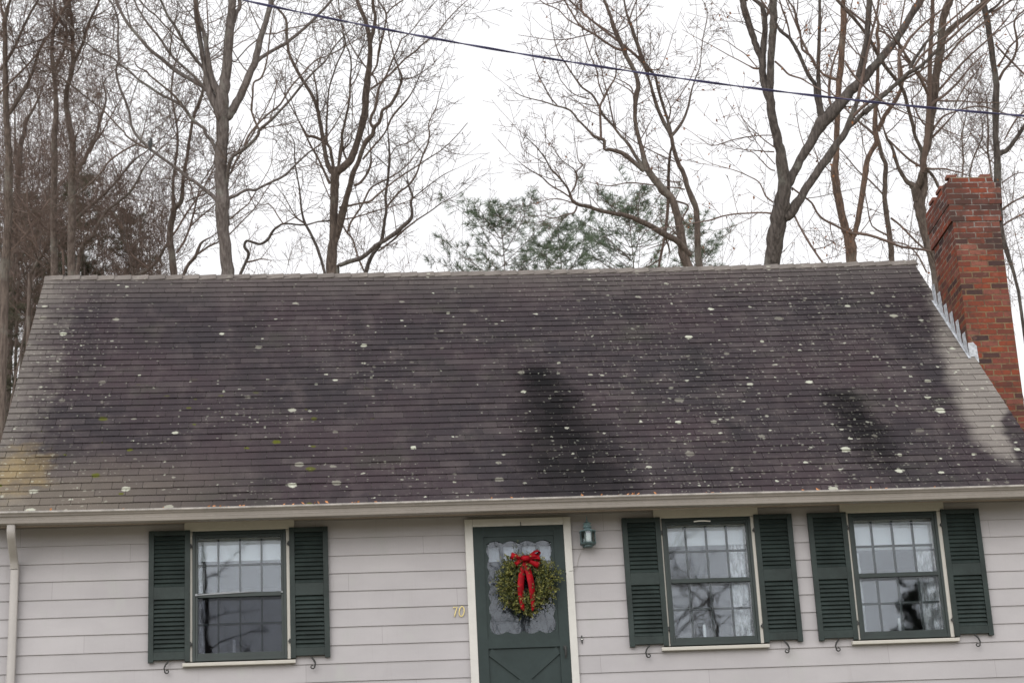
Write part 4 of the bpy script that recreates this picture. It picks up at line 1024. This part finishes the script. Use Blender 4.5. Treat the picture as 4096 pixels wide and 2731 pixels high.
T2 = '''c 345,1530,120 355,1300,115 370,1100,105 375,850,90 375,650,100 385,500,100 395,420,100 470,360,90 560,270,85 610,150,75 650,20,70 C 710,1350,80 730,1180,80 745,1000,80 760,850,70 780,700,60 785,500,55 760,330,50 720,200,45 670,90,45 640,0,40 620,-80,35
C 790,480,45 820,340,40 845,200,38 825,100,38 815,0,36 810,-80,30
c 385,440,90 360,410,70 310,340,55 280,230,48 265,110,48 250,20,45 C 220,1350,42 195,1220,42 140,1080,40 50,930,38 0,850,36 B 1580,660,34 1545,530,32 1530,400,32 1530,260,30 1500,180,28 1440,110,24 1400,70,18
C 200,1200,25 195,1080,22 175,940,20 150,820,18 120,790,12
c 385,420,40 365,330,35 350,250,35 330,140,32 290,60,30 C 305,1250,20 325,1000,18 370,850,18 420,700,18 480,580,18 510,480,18 480,350,16 450,200,14 430,0,12
c 425,380,36 430,320,30 450,180,40 465,80,36 460,0,30 C 500,1380,28 540,1200,24 560,1050,24 560,900,20 575,750,18 560,620,16 530,540,14 510,480,12
C 570,970,16 630,880,14 670,780,10 690,700,8
c 520,280,25 480,170,22 550,90,16 570,0,12
c 330,540,32 320,520,30 270,410,26 200,260,24 130,140,22 70,20,18 C 0,1390,14
c 260,80,30 240,60,30 150,20,34 80,10,30 C 40,1450,20 0,1380,16 B 1600,1230,14 1540,1130,12 1460,980,10 1390,860,8
c 400,1150,60 460,900,85 510,700,65 560,520,60 590,400,60 650,280,50 690,150,50 740,60,55 800,0,50 C 830,1430,45 890,1370,40 910,1290,38 930,1230,36 1000,1190,38 1070,1080,36 1110,990,32 1140,880,28 1100,760,20 1060,660,16
C 1150,880,16 1260,870,14 1370,810,12 1490,720,8 1600,600,6
C 830,1430,36 790,1380,34 800,1300,34 840,1220,32 865,1080,32 880,1000,30 920,920,24 970,840,22 1010,740,20 1050,640,18 1100,540,16 1140,440,14 1210,390,12 1300,290,10 1400,160,8 1540,0,6
C 870,960,16 850,890,20 810,840,20
C 790,1000,25 880,940,24 990,850,22 1100,740,20 1180,660,20 1300,570,20 1380,490,18 1490,410,18 1560,340,16 1640,240,14 1750,120,12 1880,0,10
C 790,850,26 860,730,24 880,580,26 910,470,26 940,350,22 965,160,22 910,60,18 870,0,16
C 970,155,20 1040,80,18 1160,0,14
c 690,270,24 780,160,24 870,60,20 920,0,18 C 980,1430,22 1020,1330,24 1080,1250,24 1160,1160,22 1240,1060,16 1310,920,12 1370,790,10 1410,690,8
c 430,800,30 560,775,24 680,750,22 780,725,24 840,670,24 920,605,22
c 590,555,25 660,530,28 730,440,28 780,320,26 780,200,16'''
T3 = '''c 720,1520,50 770,1370,45 830,1270,42 890,1180,45 915,1070,38 935,930,34 950,810,32 940,680,30 960,550,30 975,400,28 985,260,28 980,120,20 970,0,16
c 960,790,26 1080,640,26 1190,560,24 1270,450,24 1310,350,20 1350,230,20 1400,120,20 1425,0,20 C 1440,1400,14 1480,1290,12 1530,1190,10 1560,1050,8 1620,870,6
c 700,1490,20 630,1320,22 580,1150,22 520,1080,22 480,1010,18
c 520,1080,25 560,960,24 640,840,22 700,740,22 760,610,22 830,550,20 910,510,20 990,470,18 1100,400,16 1210,300,14 1280,200,10 1400,60,8
c 985,250,14 1060,130,12 1180,90,12 1300,0,9'''
T3b = '''c 410,1445,50 520,1400,50 660,1360,50 760,1290,45 830,1220,48 930,1160,45 1060,1070,50 1150,990,45 1220,920,42 1235,850,34 1220,740,30 1240,680,30 1210,600,24 1180,480,12 1190,350,10
c 860,1280,18 1020,1160,22 1140,1050,22 1280,940,18 1420,850,14 1560,750,10 1700,680,8
c 1250,690,14 1400,570,12 1580,440,10 1700,380,6'''
T1b = '''b 990,1540,35 1040,1430,32 1085,1310,34 1040,1230,30 1060,1165,28 1130,1180,30 1210,1200,30 1300,1150,34 1350,1060,30 1420,1000,26 1480,975,22 1600,985,20 1700,990,20 1780,975,18 c 200,955,18 330,945,20 480,930,18
b 1060,1400,22 1160,1380,18 1220,1365,16 1300,1375,8
b 1460,970,14 1400,880,13 1350,800,12 1300,760,11 1230,770,9 1160,720,7'''
T2c = '''c 270,1510,32 210,1300,32 130,1110,30 60,980,28 20,850,24 0,650,20 b 1640,560,18 1610,400,16 1590,250,14 1590,90,12 1540,0,8
b 1690,960,14 1600,890,12 1480,680,10 1380,550,7'''
T4 = '''b 265,1540,85 240,1300,75 220,1100,70 250,900,70 265,800,60 258,700,40 255,550,32 270,380,30 300,150,28 305,0,26 B 300,1400,24 265,1200,22 240,1050,20 255,850,20 290,680,16 330,560,12 380,300,10 400,200,10 470,110,8
b 265,820,60 300,780,60 350,720,50 360,600,40 370,450,40 400,300,38 430,80,36 445,0,34 B 470,1390,36 500,1270,40 560,1130,40 590,1020,34 610,880,24
b 290,1300,30 370,1180,28 430,1040,26 480,860,24 530,640,20 560,540,16 640,420,14 700,320,12
b 390,740,18 500,690,18 600,650,16 680,590,14 740,550,12
b 430,1020,18 560,900,16 700,780,14
B 320,1440,12 370,1340,10 420,1300,8'''
T4b = '''b 370,1540,40 420,1430,38 490,1350,36 540,1240,34 570,1180,26 660,1130,14
b 530,1310,22 640,1230,22 730,1190,20'''
T5 = '''a 50,1540,110 80,1200,95 90,900,85 90,600,95 95,300,80 85,0,75 A 70,1300,75 65,1000,65 55,700,60 55,450,50 50,280,55 60,190,50 90,80,35 120,0,30
A 50,220,30 30,150,30 15,100,28 10,0,25
A 60,1310,60 150,1200,50 240,1060,48 320,920,40 380,760,36 430,590,30 480,480,28 590,340,24 690,160,22 790,20,20
A 0,790,40 100,640,36 170,520,34 230,380,32 310,210,30 380,80,28 430,0,24
A 0,1040,25 130,910,26 280,760,25 410,610,22 520,440,18
A 170,545,16 290,510,16 400,470,14 560,420,13 740,370,10
A 340,880,16 300,760,14 230,640,12 200,540,10'''
T6 = '''a 600,1540,80 590,700,70 600,300,70 600,0,65 A 630,1250,60 620,1000,50 600,800,50 580,600,44 590,420,42 610,200,36 610,0,30 605,-80,26
A 620,790,40 660,680,34 720,560,28 745,420,26 740,250,22 760,100,14
A 590,460,18 700,490,18 770,540,14'''
T7 = '''a 790,1540,90 790,900,85 790,400,80 800,100,75 A 760,1300,65 740,1100,60 760,950,55 800,830,50 820,680,48 810,480,45 815,340,42 800,200,38 780,50,34 775,-50,30
A 830,700,40 890,580,36 940,450,34 970,330,32 1030,180,30 1080,80,28 1120,-20,22
A 820,840,16 880,780,16 930,660,16 930,580,14 980,470,12
A 1030,220,12 1120,195,10 1230,170,9 1300,165,7
A 800,940,14 720,960,16 650,920,12'''
T8 = ['''a 850,1540,45 900,1240,50 1010,1120,42 1100,950,36 1180,830,36 1300,740,30 1420,640,26 1520,490,24 1580,360,20 1660,260,16
a 1190,810,14 1190,700,12 1230,640,9
a 1330,960,20 1350,1040,18 1300,960,16 1300,880,12''',
'''a 330,1540,44 480,1290,40 600,1100,40 800,970,36 900,860,34 1040,740,32 1180,620,30 1300,490,26 1420,340,22 1500,260,20 1600,190,16
a 430,1280,26 390,1150,26 340,1000,26 310,850,20 300,700,14
a 340,1000,24 440,860,22 560,700,18''',
'''a 790,1540,46 800,1000,50 840,450,50 920,300,46 960,210,42 1020,80,34 1060,0,32 A 1130,1330,28 1190,1110,22 1160,930,16 1240,830,12
a 950,240,30 1060,60,26 1110,0,22 A 1200,1380,18 1300,1200,14 1370,1080,10
a 960,180,14 940,80,12 910,0,10''',
'''a 130,1540,60 190,900,60 200,500,60 230,100,60 270,0,50 A 280,1400,45 350,1260,32 420,1130,24 470,1000,16
A 350,1260,20 330,1100,16 240,1150,10''',
'''a 200,1540,34 180,1000,40 190,700,44 190,450,44 170,200,34 165,0,24 A 165,1200,16 150,1000,12
a 200,860,16 280,760,14 360,640,12 350,450,10''',
'''a 640,1540,34 560,1400,30 500,1350,26 430,1270,20
a 700,1540,30 690,1300,26 640,1210,20''',
'''a 1480,1540,40 1600,1500,36 1700,1420,40 1790,1280,34 1850,1180,28
a 1680,1510,24 1520,1380,24 1430,1290,20 1400,1150,14''',
'''a 80,1540,50 120,1100,48 160,940,36 220,840,26 290,750,20 340,640,14
a 170,960,20 150,1000,16''']
T9 = '''d 2120,1490,110 2050,1320,105 2020,1050,95 1980,880,85 1930,720,85 1850,640,95 1760,540,80 1680,430,80 1635,350,72 1590,170,52 1555,40,48 D 1515,1350,46 1515,1200,48 1530,1060,60 1550,960,52 1530,860,46 1490,770,50 1420,640,48 1370,530,44 1320,420,42 1270,310,40 1240,190,38 1190,60,36 1150,-40,30
d 1620,380,50 1540,270,40 1460,140,38 1400,60,34 1340,0,30 D 1260,1400,28 1150,1290,26 1110,1190,24 1030,1060,26 930,990,22 870,920,20 790,800,18 720,690,18 650,580,14 600,400,10 560,140,8
d 1620,400,60 1580,370,60 1480,290,56 1360,200,52 1230,165,44 1170,160,34 1170,70,40 1110,40,34 1040,0,28 D 940,1410,24 870,1340,22 800,1250,22 720,1210,20 620,1185,18 490,1140,14 360,1110,12 220,1065,10 120,990,6
D 640,1180,16 560,1090,14 500,980,12 440,870,12 400,760,10 370,640,8 350,500,6
d 1130,40,30 D 1125,1350,28 1120,1200,26 1170,1090,26 1230,970,22 1290,870,18 1300,750,14 1290,560,10
D 1280,1410,20 1240,1230,18 1210,1080,14 1160,900,12 1130,730,12 1070,570,10 1060,380,10 1030,200,6
D 1170,1100,16 1110,950,16 1080,780,14 1030,660,12 970,500,12 920,330,10
D 1000,1110,16 880,1080,12 780,1020,12 720,950,10 670,880,10 620,720,8 540,620,6
D 1380,570,34 1290,540,30 1190,480,28 1060,390,24 920,310,24 860,240,20 800,140,20 730,20,18
D 900,300,16 760,220,14 650,110,14 510,50,14 440,0,10
D 1300,400,18 1180,330,14 1060,250,12 930,170,10 800,80,8 700,0,6
d 2130,1350,70 2000,1200,75 1880,1130,72 1740,1050,70 1620,990,66 1480,920,60 1360,890,54 1220,870,50 1100,840,46 980,800,42 880,780,44 810,730,36 780,650,28 740,570,24 640,450,22 570,380,18 510,270,16 420,150,14 340,70,10 270,0,8
d 860,800,24 830,870,20 740,890,16 620,930,14 540,920,12 480,900,10 340,910,6
d 800,710,20 700,640,18 560,560,18 480,480,16 400,430,14 300,370,12 200,290,6
d 800,640,18 850,550,18 845,410,16 780,350,14 700,290,12 640,220,10 600,150,8 530,50,6
d 850,410,14 920,340,14 880,290,12 860,190,10
d 840,770,16 680,720,12 560,720,10 410,760,6
d 870,720,10 880,600,8 870,480,6
d 510,320,10 400,260,8 270,170,8 230,60,6
D 1500,1060,20 1440,1000,14 1310,930,8
D 1490,1030,18 1450,960,14 1300,880,10 1160,830,6'''
T10 = '''d 2230,1490,80 2215,1200,70 2205,900,65 2180,770,66 2110,620,60 2060,440,54 1990,300,50 1940,130,46 1910,0,44 D 1850,1400,44 1780,1250,40 1730,1100,40 1700,1000,34 1660,860,32 1640,780,50 1590,650,48 1550,530,44 1510,420,40 1470,290,38 1440,220,30 1410,120,24 1390,0,20
D 1910,1500,46 1880,1350,34 1830,1200,34 1770,1000,32 1740,860,30 1680,790,36
D 1450,230,20 1480,130,16 1520,30,14
D 1545,500,14 1535,300,12 1525,120,10 1530,0,8
D 1910,1530,40 1990,1440,36 2060,1330,28 2110,1190,26 2150,1000,18 2200,850,14 2240,740,12 E 30,450,12 80,200,12 60,60,9 20,0,7
D 1890,1340,20 1910,1220,16 1880,1120,12 1820,1010,10
D 1910,1210,12 2020,1070,14
d 1930,120,26 1910,190,26 1895,300,32 1885,480,34 1890,640,40
d 1960,740,24 2040,760,22 2110,800,22 2060,900,20 2030,970,16
d 2070,610,18 1960,590,16 1830,580,12 1700,560,14 1530,540,16 1400,540,14 1240,570,12 1090,550,10 960,520,6
d 2030,520,16 1980,530,16 1920,520,12
d 1960,300,16 1880,270,16 1760,210,14 1600,130,14
D 1640,780,14 1780,770,10 1860,620,9 1900,500,7'''
T11 = '''e 800,1480,180 830,1250,190 870,1000,190 905,830,185 930,700,165 940,500,135 920,300,130 890,150,110 855,0,105 E 815,1350,95 790,1150,95 785,1000,85 790,800,80 800,600,80 815,400,85 825,200,85 820,50,85 815,-60,80
E 785,1150,80 740,1030,80 710,900,80 700,740,85 710,550,75 725,350,65 725,200,60 695,80,55 640,20,45 580,-20,40
E 690,700,60 680,650,64 640,550,75 600,430,75 550,270,78 500,120,78 480,0,78 465,-80,70
E 740,190,30 780,120,36 800,60,40
e 930,680,110 980,560,110 1060,400,100 1150,230,100 1240,90,110 E 1290,1500,120 1370,1370,150 1480,1260,150 1580,1150,130 1680,1020,120 1800,920,110 1900,800,100 F 290,740,95 400,600,85 500,490,80 590,350,80 680,190,80 770,60,85 830,-40,80
e 930,920,140 1010,870,130 1120,720,105 1200,580,95 1300,440,95 1420,270,95 1520,120,85 E 1620,1490,75 1680,1350,70 1730,1230,60 1770,1100,40
E 1650,1450,45 1780,1320,50 1900,1200,46 F 180,1280,46 320,1130,55 440,1020,52 560,910,48 680,810,52 760,770,46 860,690,34 960,590,40 1010,540,36
F 30,1330,36 90,1260,34 200,1160,34 300,1100,30
F 690,770,46 700,720,44 780,600,34 870,470,32 980,370,30 1040,320,24
F 720,770,30 800,640,28 920,530,26 1000,470,22
F 560,900,30 560,650,30 620,540,34 680,430,34 750,360,28 850,260,26 980,160,24 1040,110,16
e 800,880,22 700,870,20 550,875,18 400,885,18 250,910,18 130,950,18 0,975,16 d 2110,1000,12
e 820,755,18 740,690,18 700,600,16 650,520,14 540,460,12 400,400,10 150,330,8
e 830,190,16 730,185,14 580,170,10
E 660,770,26 600,765,24 540,735,14
E 640,760,12 520,620,12 410,545,10 240,440,8 50,510,6
E 690,380,14 590,320,12 490,250,10 280,240,6
e 840,400,16 780,380,14 690,290,12 600,200,10 480,160,8 330,40,8
e 840,330,12 720,190,10 600,30,8 E 480,1330,8 410,1150,6
e 880,10,14 700,5,12 480,30,12 320,70,12 140,120,10 0,40,8
E 840,690,24 920,760,22 1000,840,22 1130,880,20 1210,930,18
e 1060,910,22 1110,1010,22 1190,1150,26 1270,1280,24 1390,1450,24
e 1030,590,20 1120,660,22 1250,760,24 1310,870,26 1390,950,26 1530,1020,26 1660,1090,28 1780,1110,30 f 100,1100,36 250,1130,34 400,1180,36
E 1390,1400,100 1350,1250,85 1310,1050,70 1290,950,50 1220,850,48 1150,700,45 1090,570,44 1000,430,42 900,350,38 860,280,30
E 1400,1390,90 1360,1270,72 1340,1150,60 1325,900,50 1325,700,45 1330,500,42 1340,300,38 1340,100,36 1340,-30,32
E 1290,710,28 1230,620,28 1150,560,28 1130,450,24 1120,350,24 1080,260,24 1060,120,24 1010,40,18
E 1010,420,18 980,270,20 930,130,20 890,0,16
F 130,950,80 110,860,72 150,680,64 190,500,66 210,300,68 220,100,70 235,-30,66
E 1620,680,20 1700,810,24 1760,890,26'''
T12 = '''e 1700,1440,115 1690,1250,125 1665,1120,115 1630,1060,95 1580,850,90 1540,650,90 1510,450,90 1520,300,70 1530,120,66 E 1540,1300,62 1545,1100,60 1560,900,70 1580,700,72 1590,500,72 1600,350,70 1610,200,72 1600,100,60 1610,-40,50
e 1700,1150,80 1740,1080,60 1780,900,65 1820,650,65 1850,450,70 1870,300,60 1930,170,55 f 310,90,65 300,0,60 F 290,1400,60 300,1200,48 315,1000,45 320,850,40 330,500,36 310,380,40 330,260,30 280,100,20
E 1500,1240,30 1450,1120,30 1450,900,32 1500,680,22 1530,600,20
E 1540,900,40 1520,890,40 1400,850,32 1340,790,26
F 320,1470,50 400,1300,50 480,1190,46 550,1080,44 590,960,40 590,850,40 560,650,36 560,560,24
F 300,340,26 400,370,24 490,440,22
F 200,280,30 110,200,26 0,120,24'''
T12b = '''f 480,1415,65 465,1200,62 430,950,60 400,700,55 405,500,55 410,330,50 370,240,46 340,120,45 320,40,40 F 230,1460,30 130,1380,26 0,1260,18
f 470,930,26 560,1000,24 640,1080,24 750,1190,24 860,1290,24
f 400,690,20 320,600,20 220,500,18 100,400,16 0,280,14
f 480,1160,22 440,1130,24 260,1020,18 210,820,14'''
T13 = '''f 960,1560,80 930,1400,80 890,1250,90 850,1100,95 810,900,130 790,760,125 830,640,90 845,500,70 840,400,75 830,250,80 870,150,90 890,0,95 F 920,1300,95 950,1100,95 970,900,90 1000,700,90 1030,500,95 1040,350,85 1060,200,85 1100,80,90 1140,-20,80
f 770,740,115 740,600,100 700,560,70 640,510,50 570,400,44 540,320,38 510,240,45 490,150,30 430,50,30 F 400,1480,22
f 740,620,90 790,520,80 820,420,70
F 1050,450,60 1060,430,60 1120,340,60 1230,250,58 1350,160,58 1450,80,55 1500,40,45
f 860,380,40 940,460,34 1010,600,34 1030,640,26
f 820,200,50 790,120,45 740,10,40 F 710,1380,44 660,1200,44 620,1040,46 550,920,46 440,790,44 340,640,46 240,460,44 130,300,36 0,150,40 -120,20,32
f 440,50,20 560,170,24 680,280,26 800,350,30 920,380,24 1060,380,20 1200,410,16 1300,440,12
F 1040,700,24 1150,580,24 1250,460,22 1350,380,22 1500,260,20
F 1000,1020,30 1120,880,26 1250,730,24 1380,600,22 1540,460,20
F 940,1460,26 1050,1310,22 1200,1250,18 1360,1200,18 1500,1195,18 1680,1250,16
F 1180,1200,14 1250,1050,18 1350,900,16 1450,780,14 1530,630,10
F 920,1550,30 1040,1430,24 1130,1330,16
f 870,1540,18 790,1380,18 740,1310,16 640,1230,16 510,1200,14
F 880,1430,22 800,1340,20 740,1220,18 700,1120,16 800,1020,14 850,880,12 940,770,10'''
T14 = '''f 1900,1760,40 1850,1560,40 1800,1400,52 1760,1280,60 1720,1150,70 1680,900,85 1665,540,85 1665,300,85 1650,150,75 1645,0,70 F 1640,1300,80 1645,1100,80 1650,950,75 1620,750,70 1590,500,72 1560,300,72 1530,150,75 1500,0,65 1480,-60,60
f 1690,230,60 1700,200,60 1760,180,55 1830,100,50 1900,0,46 F 1960,1420,44 2020,1340,40
F 1680,900,34 1730,800,30 1820,690,28 1870,580,26 1880,440,26 1850,280,22 1880,190,20 1960,120,16
F 1660,750,24 1740,640,24 1790,540,22 1890,440,20 1960,390,16
F 1640,500,20 1740,610,22 1820,690,24 1960,830,22
F 1620,400,14 1700,330,14 1870,220,14 1960,150,10
F 1560,140,40 1640,80,30 1720,0,24
F 1590,150,24 1750,50,20 1830,0,16
f 1710,840,26 1820,760,22 1960,690,18
f 1715,1020,22 1820,950,20 1960,880,16
f 1710,540,14 1860,440,12 1960,420,8
f 1720,1400,10 F 1850,1370,20 1960,1240,16'''.replace('f 1720,1400,10 F 1850,1370,20 1960,1240,16', 'f 1740,60,16 F 1850,1370,20 1960,1240,16')
T15 = ['f 1590,430,22 1575,300,22 1555,200,24 1560,0,24 F 1550,1300,18 1540,1100,12 1500,980,8\nf 1560,220,14 1480,140,12 1420,60,9',
       'f 1270,470,20 1280,250,20 1265,0,18 F 1310,1300,14 1340,1000,10 1380,860,7\nf 1275,250,12 1340,160,10 1410,80,8',
       'f 1350,460,22 1380,300,20 1440,150,18 1500,0,14 F 1480,1300,10 1440,1130,8 1380,950,6']
bare_tree('tall grey maple left of centre whose trunk fans into many long limbs', 37, T1, 'bark_grey', 'twig', dens=4.0, tl=.85)
bare_tree('twin-stemmed bare tree at the inner end of the left half, leaning right', 39, T2, 'bark_brown', 'twig', dens=4.6, tl=.9)
bare_tree('slim dark tree forking just right of the twin-stemmed one', 42, T3, 'bark_dark', 'twig', dens=4.6, tl=.85)
bare_tree('pale stem leaning hard right out from behind the twin-stemmed tree', 41, T3b, 'bark_grey', 'twig', dens=4.5, tl=.8)
bare_tree('crooked young tree with an S-shaped bend just right of the grey maple', 40, T1b, 'bark_dark', 'twig_red', dens=4, tl=.7)
bare_tree('straight dark sapling slanting left from the foot of the twin-stemmed tree', 38, T2c, 'bark_dark', 'twig', dens=4, tl=.8)
bare_tree('thin brown tree forked in two, close left of the grey maple', 44, T4, 'bark_thick', 'twig_red', dens=6.5, tl=.9)
bare_tree('short leaning stem between the thin forked tree and the grey maple', 43, T4b, 'bark_thick', 'twig', dens=5, tl=.7)
bare_tree('thick dark trunk at the far left edge of the picture', 40, T5, 'bark_brown', 'twig_red', dens=7, tl=1.0)
bare_tree('straight brown trunk, left one of the close pair above the left roof end', 43, T6, 'bark_thick', 'twig_red', dens=7, tl=.95)
bare_tree('straight brown trunk, right one of the close pair above the left roof end', 41, T7, 'bark_thick', 'twig_red', dens=7, tl=1.0)
TL = ['stem leaning right from behind the left end of the ridge', 'long thin stem leaning right low across the brown thicket', 'stem rising beside the right trunk of the close pair and spreading right',
      'rough stem standing close right of the far left trunk', 'thin wavy stem just right of the far left trunk', 'short bent stem low in the thicket over the ridge end',
      'low curved stem in front of the thin forked tree', 'slanting stem crossing the foot of the far left trunk']
for i, (tx, lb_) in enumerate(zip(T8, TL)):
    bare_tree(lb_, 42+2.1*i % 9, tx, 'bark_thick', 'twig_red', 'stems of the left thicket', dens=6.5, tl=1.0)
bare_tree('bushy bare tree right of centre with a long bough reaching left over the pines', 40, T9, 'bark_brown', 'twig_red', dens=5.5, tl=.65, leaves=60)
bare_tree('slender trunk rising close right of the bushy bare tree', 41, T10, 'bark_brown', 'twig_red', dens=5.5, tl=.7, leaves=140)
bare_tree('massive dark tree splitting into heavy slanting limbs, biggest of all', 35, T11, 'bark_dark', 'twig_red', dens=3.6, tl=.85, leaves=420)
bare_tree('reddish forked trunk right of the massive dark tree', 42, T12, 'bark_red', 'twig_red', dens=4.0, tl=.85, leaves=80)
bare_tree('slim trunk between the reddish forked trunk and the chimney tree', 43, T12b, 'bark_brown', 'twig_red', dens=4.0, tl=.8, leaves=60)
bare_tree('forked grey-brown tree directly left of the chimney', 36.5, T13, 'bark_brown', 'twig_red', dens=3.4, tl=.85, leaves=160)
bare_tree('dark trunk rising from behind the right edge of the chimney', 38, T14, 'bark_dark', 'twig_red', dens=4.4, tl=.9, leaves=120)
for i, tx in enumerate(T15):
    bare_tree(('thin far stem against the left side of the dark chimney trunk', 'thin upright far stem above the middle of the chimney', 'thin far stem slanting right above the chimney')[i], 52, tx, 'bark_brown', 'twig_red', 'thin far stems above the chimney', dens=6, tl=1.0)
# thicket of young growth, low above the ridge
for i in range(80):
    x = RG.uniform(-80, 700); sapling(x, 1100, RG.uniform(44, 56), RG.uniform(2.0, 6.5)*(1.0 if x < 420 else .5), RG.uniform(.022, .045), 'thin brown sapling among many in the thicket at the far left', 'saplings of the left thicket', dens=5.6)
for i in range(9):
    x = 980+70*i+RG.uniform(-30, 30); sapling(x, 1085, RG.uniform(46, 56), RG.uniform(.9, 1.9), RG.uniform(.012, .022), 'wispy upright sapling showing low over the ridge, centre left', 'wispy saplings over the ridge centre left', dens=4.0, leaves=14 if i < 6 else 0)
for i in range(6):
    x = 1640+75*i+RG.uniform(-30, 30); sapling(x, 1085, RG.uniform(46, 56), RG.uniform(1.0, 2.4), RG.uniform(.010, .02), 'wispy upright sapling before the small pines', 'wispy saplings before the small pines', dens=3.4)
for i in range(7):
    x = 2830+85*i+RG.uniform(-30, 30); sapling(x, 1065, RG.uniform(46, 58), RG.uniform(.9, 2.4), RG.uniform(.009, .016), 'faint thin sapling beside the foot of the massive dark tree', 'faint saplings by the massive dark tree', dens=3.0)
for i in range(12):
    x = 3640+42*i+RG.uniform(-30, 30); sapling(x, 960, RG.uniform(46, 58), RG.uniform(2.2, 5.5), RG.uniform(.016, .03), 'fine twiggy young tree among those behind the chimney', 'young trees behind the chimney', dens=4.2, leaves=10)
# pines low in the middle, dull evergreens in the left thicket
conifer(2000, 850, 50, 2.4, 1.9, 'small pine with the most pointed top, leftmost of the four over the ridge', 'small pines over the ridge', seed=3, dens=.7)
conifer(2230, 915, 51, 1.9, 1.8, 'small pine with a low open crown, second from left over the ridge', 'small pines over the ridge', seed=8, dens=.68)
conifer(2510, 830, 53, 2.4, 2.4, 'broad pine behind the long bough, third from left over the ridge', 'small pines over the ridge', seed=5, dens=.72)
conifer(2790, 905, 54, 2.0, 1.3, 'small pine at the foot of the bushy bare tree, rightmost pine', 'small pines over the ridge', seed=12, dens=.6)
conifer(330, 720, 50, 4.0, 1.15, 'dull brownish evergreen right of the close pair of trunks', 'evergreens in the left thicket', 'needle_dull', .9, .16, 'evergreen_tree', seed=21)
conifer(120, 800, 52, 4.0, 1.5, 'dull brownish evergreen between the far left trunk and the close pair', 'evergreens in the left thicket', 'needle_dull', .85, .16, 'evergreen_tree', seed=22)
conifer(520, 880, 51, 2.5, .9, 'low dull evergreen nearest the thin forked tree', 'evergreens in the left thicket', 'needle_dull', .8, .15, 'evergreen_tree', seed=23)
conifer(-30, 1180, 46, 5.0, 1.6, 'dark green evergreen low beside the left roof edge', 'evergreens in the left thicket', 'needle_dull', .8, .15, 'evergreen_tree', seed=24)
# bird on the long lower bough of the grey maple
bp_ = at(601, 577, 36.85); bs = .5
bird = MB()
prof = [(0, -.075, .004), (.012, -.06, .012), (.030, -.035, .026), (.040, 0, .036), (.036, .03, .034), (.026, .052, .025), (.022, .062, .023), (.024, .075, .024), (.017, .092, .017), (.003, .102, .003)]
nb_ = len(prof); n0 = 0
for off_, z, r in [(.0, p[1], p[2]) for p in prof]:
    for q in range(10):
        a = 2*math.pi*q/10; bird.v.append((bp_.x+1.2*r*math.cos(a)*.95+(.012 if z > .05 else 0), bp_.y+1.2*r*math.sin(a), bp_.z+1.15*z))
for i in range(nb_-1):
    for q in range(10): bird.f.append((i*10+q, i*10+(q+1) % 10, (i+1)*10+(q+1) % 10, (i+1)*10+q))
bird.prism([(bp_.x-.012, bp_.y-.008, bp_.z-.06), (bp_.x+.012, bp_.y-.008, bp_.z-.06), (bp_.x+.010, bp_.y-.004, bp_.z-.135), (bp_.x-.010, bp_.y-.004, bp_.z-.135)], (0, 0, 0), (0, .008, 0))
bird.prism([(bp_.x+.030, bp_.y-.005, bp_.z+.082), (bp_.x+.055, bp_.y, bp_.z+.078), (bp_.x+.030, bp_.y-.005, bp_.z+.074)], (0, 0, 0), (0, .01, 0))
tag(bird.build('bird', paint('dark grey plumage', (.045, .045, .047), .8, .3, 20), None, smooth=True), 'small dark bird perched on the lower left bough of the grey maple', 'bird')

# ------------------------------------------------------------------ across the street, seen only as reflections in the panes
def stand(x, y, H, r, label, dens, bark='bark_dark', lean=0.0, spread=.75):
    zg = gz(y); root = empty('bare_tree', (x, y, zg), label, 'tree', 'trees across the street'); TR, BR = Limbs(), Limbs(); n = 10
    pts = [Vector((x+lean*i/n+.12*math.sin(i*1.1), y, zg-.1+H*i/n)) for i in range(n+1)]; rad = [r*(1.25-1.0*i/n) for i in range(n+1)]; TR.tube(pts, rad, 10)
    for i in range(4, n):
        for k in range(int(dens)):
            a = RG.uniform(0, 6.28); grow(BR, pts[i]+(pts[i+1]-pts[i])*RG.random(), Vector((math.cos(a), math.sin(a), RG.uniform(.1, .9))).normalized(), RG.uniform(2, 4.5), rad[i]*RG.uniform(.2, .4), 2, .8, .08, .2, 1.6)
    TR.build('trunk', M[bark], root); BR.build('branches', M['twig'], root)
stand(-6.2, -55, 22, .32, 'bare trunk across the street, mirrored in the window left of the door', 2)
stand(9.0, -55, 21, .24, 'bare branching tree across the street, mirrored in the middle window', 7, lean=1.5)
stand(13.5, -58, 20, .22, 'twiggy tree across the street, mirrored low in the middle window', 7, lean=-1)
stand(5.2, -56, 20.6, .2, 'bare tree across the street, mirrored in the door glass', 16)
conifer(0, 0, 0, 6, 1.7, 'dark spruce across the street, mirrored in the rightmost window', 'trees across the street', 'needle_dark', .8, .26, 'spruce_tree', droop=.45, ptop=Vector((19.6, -55, 14.2)), seed=31, wn=.012)
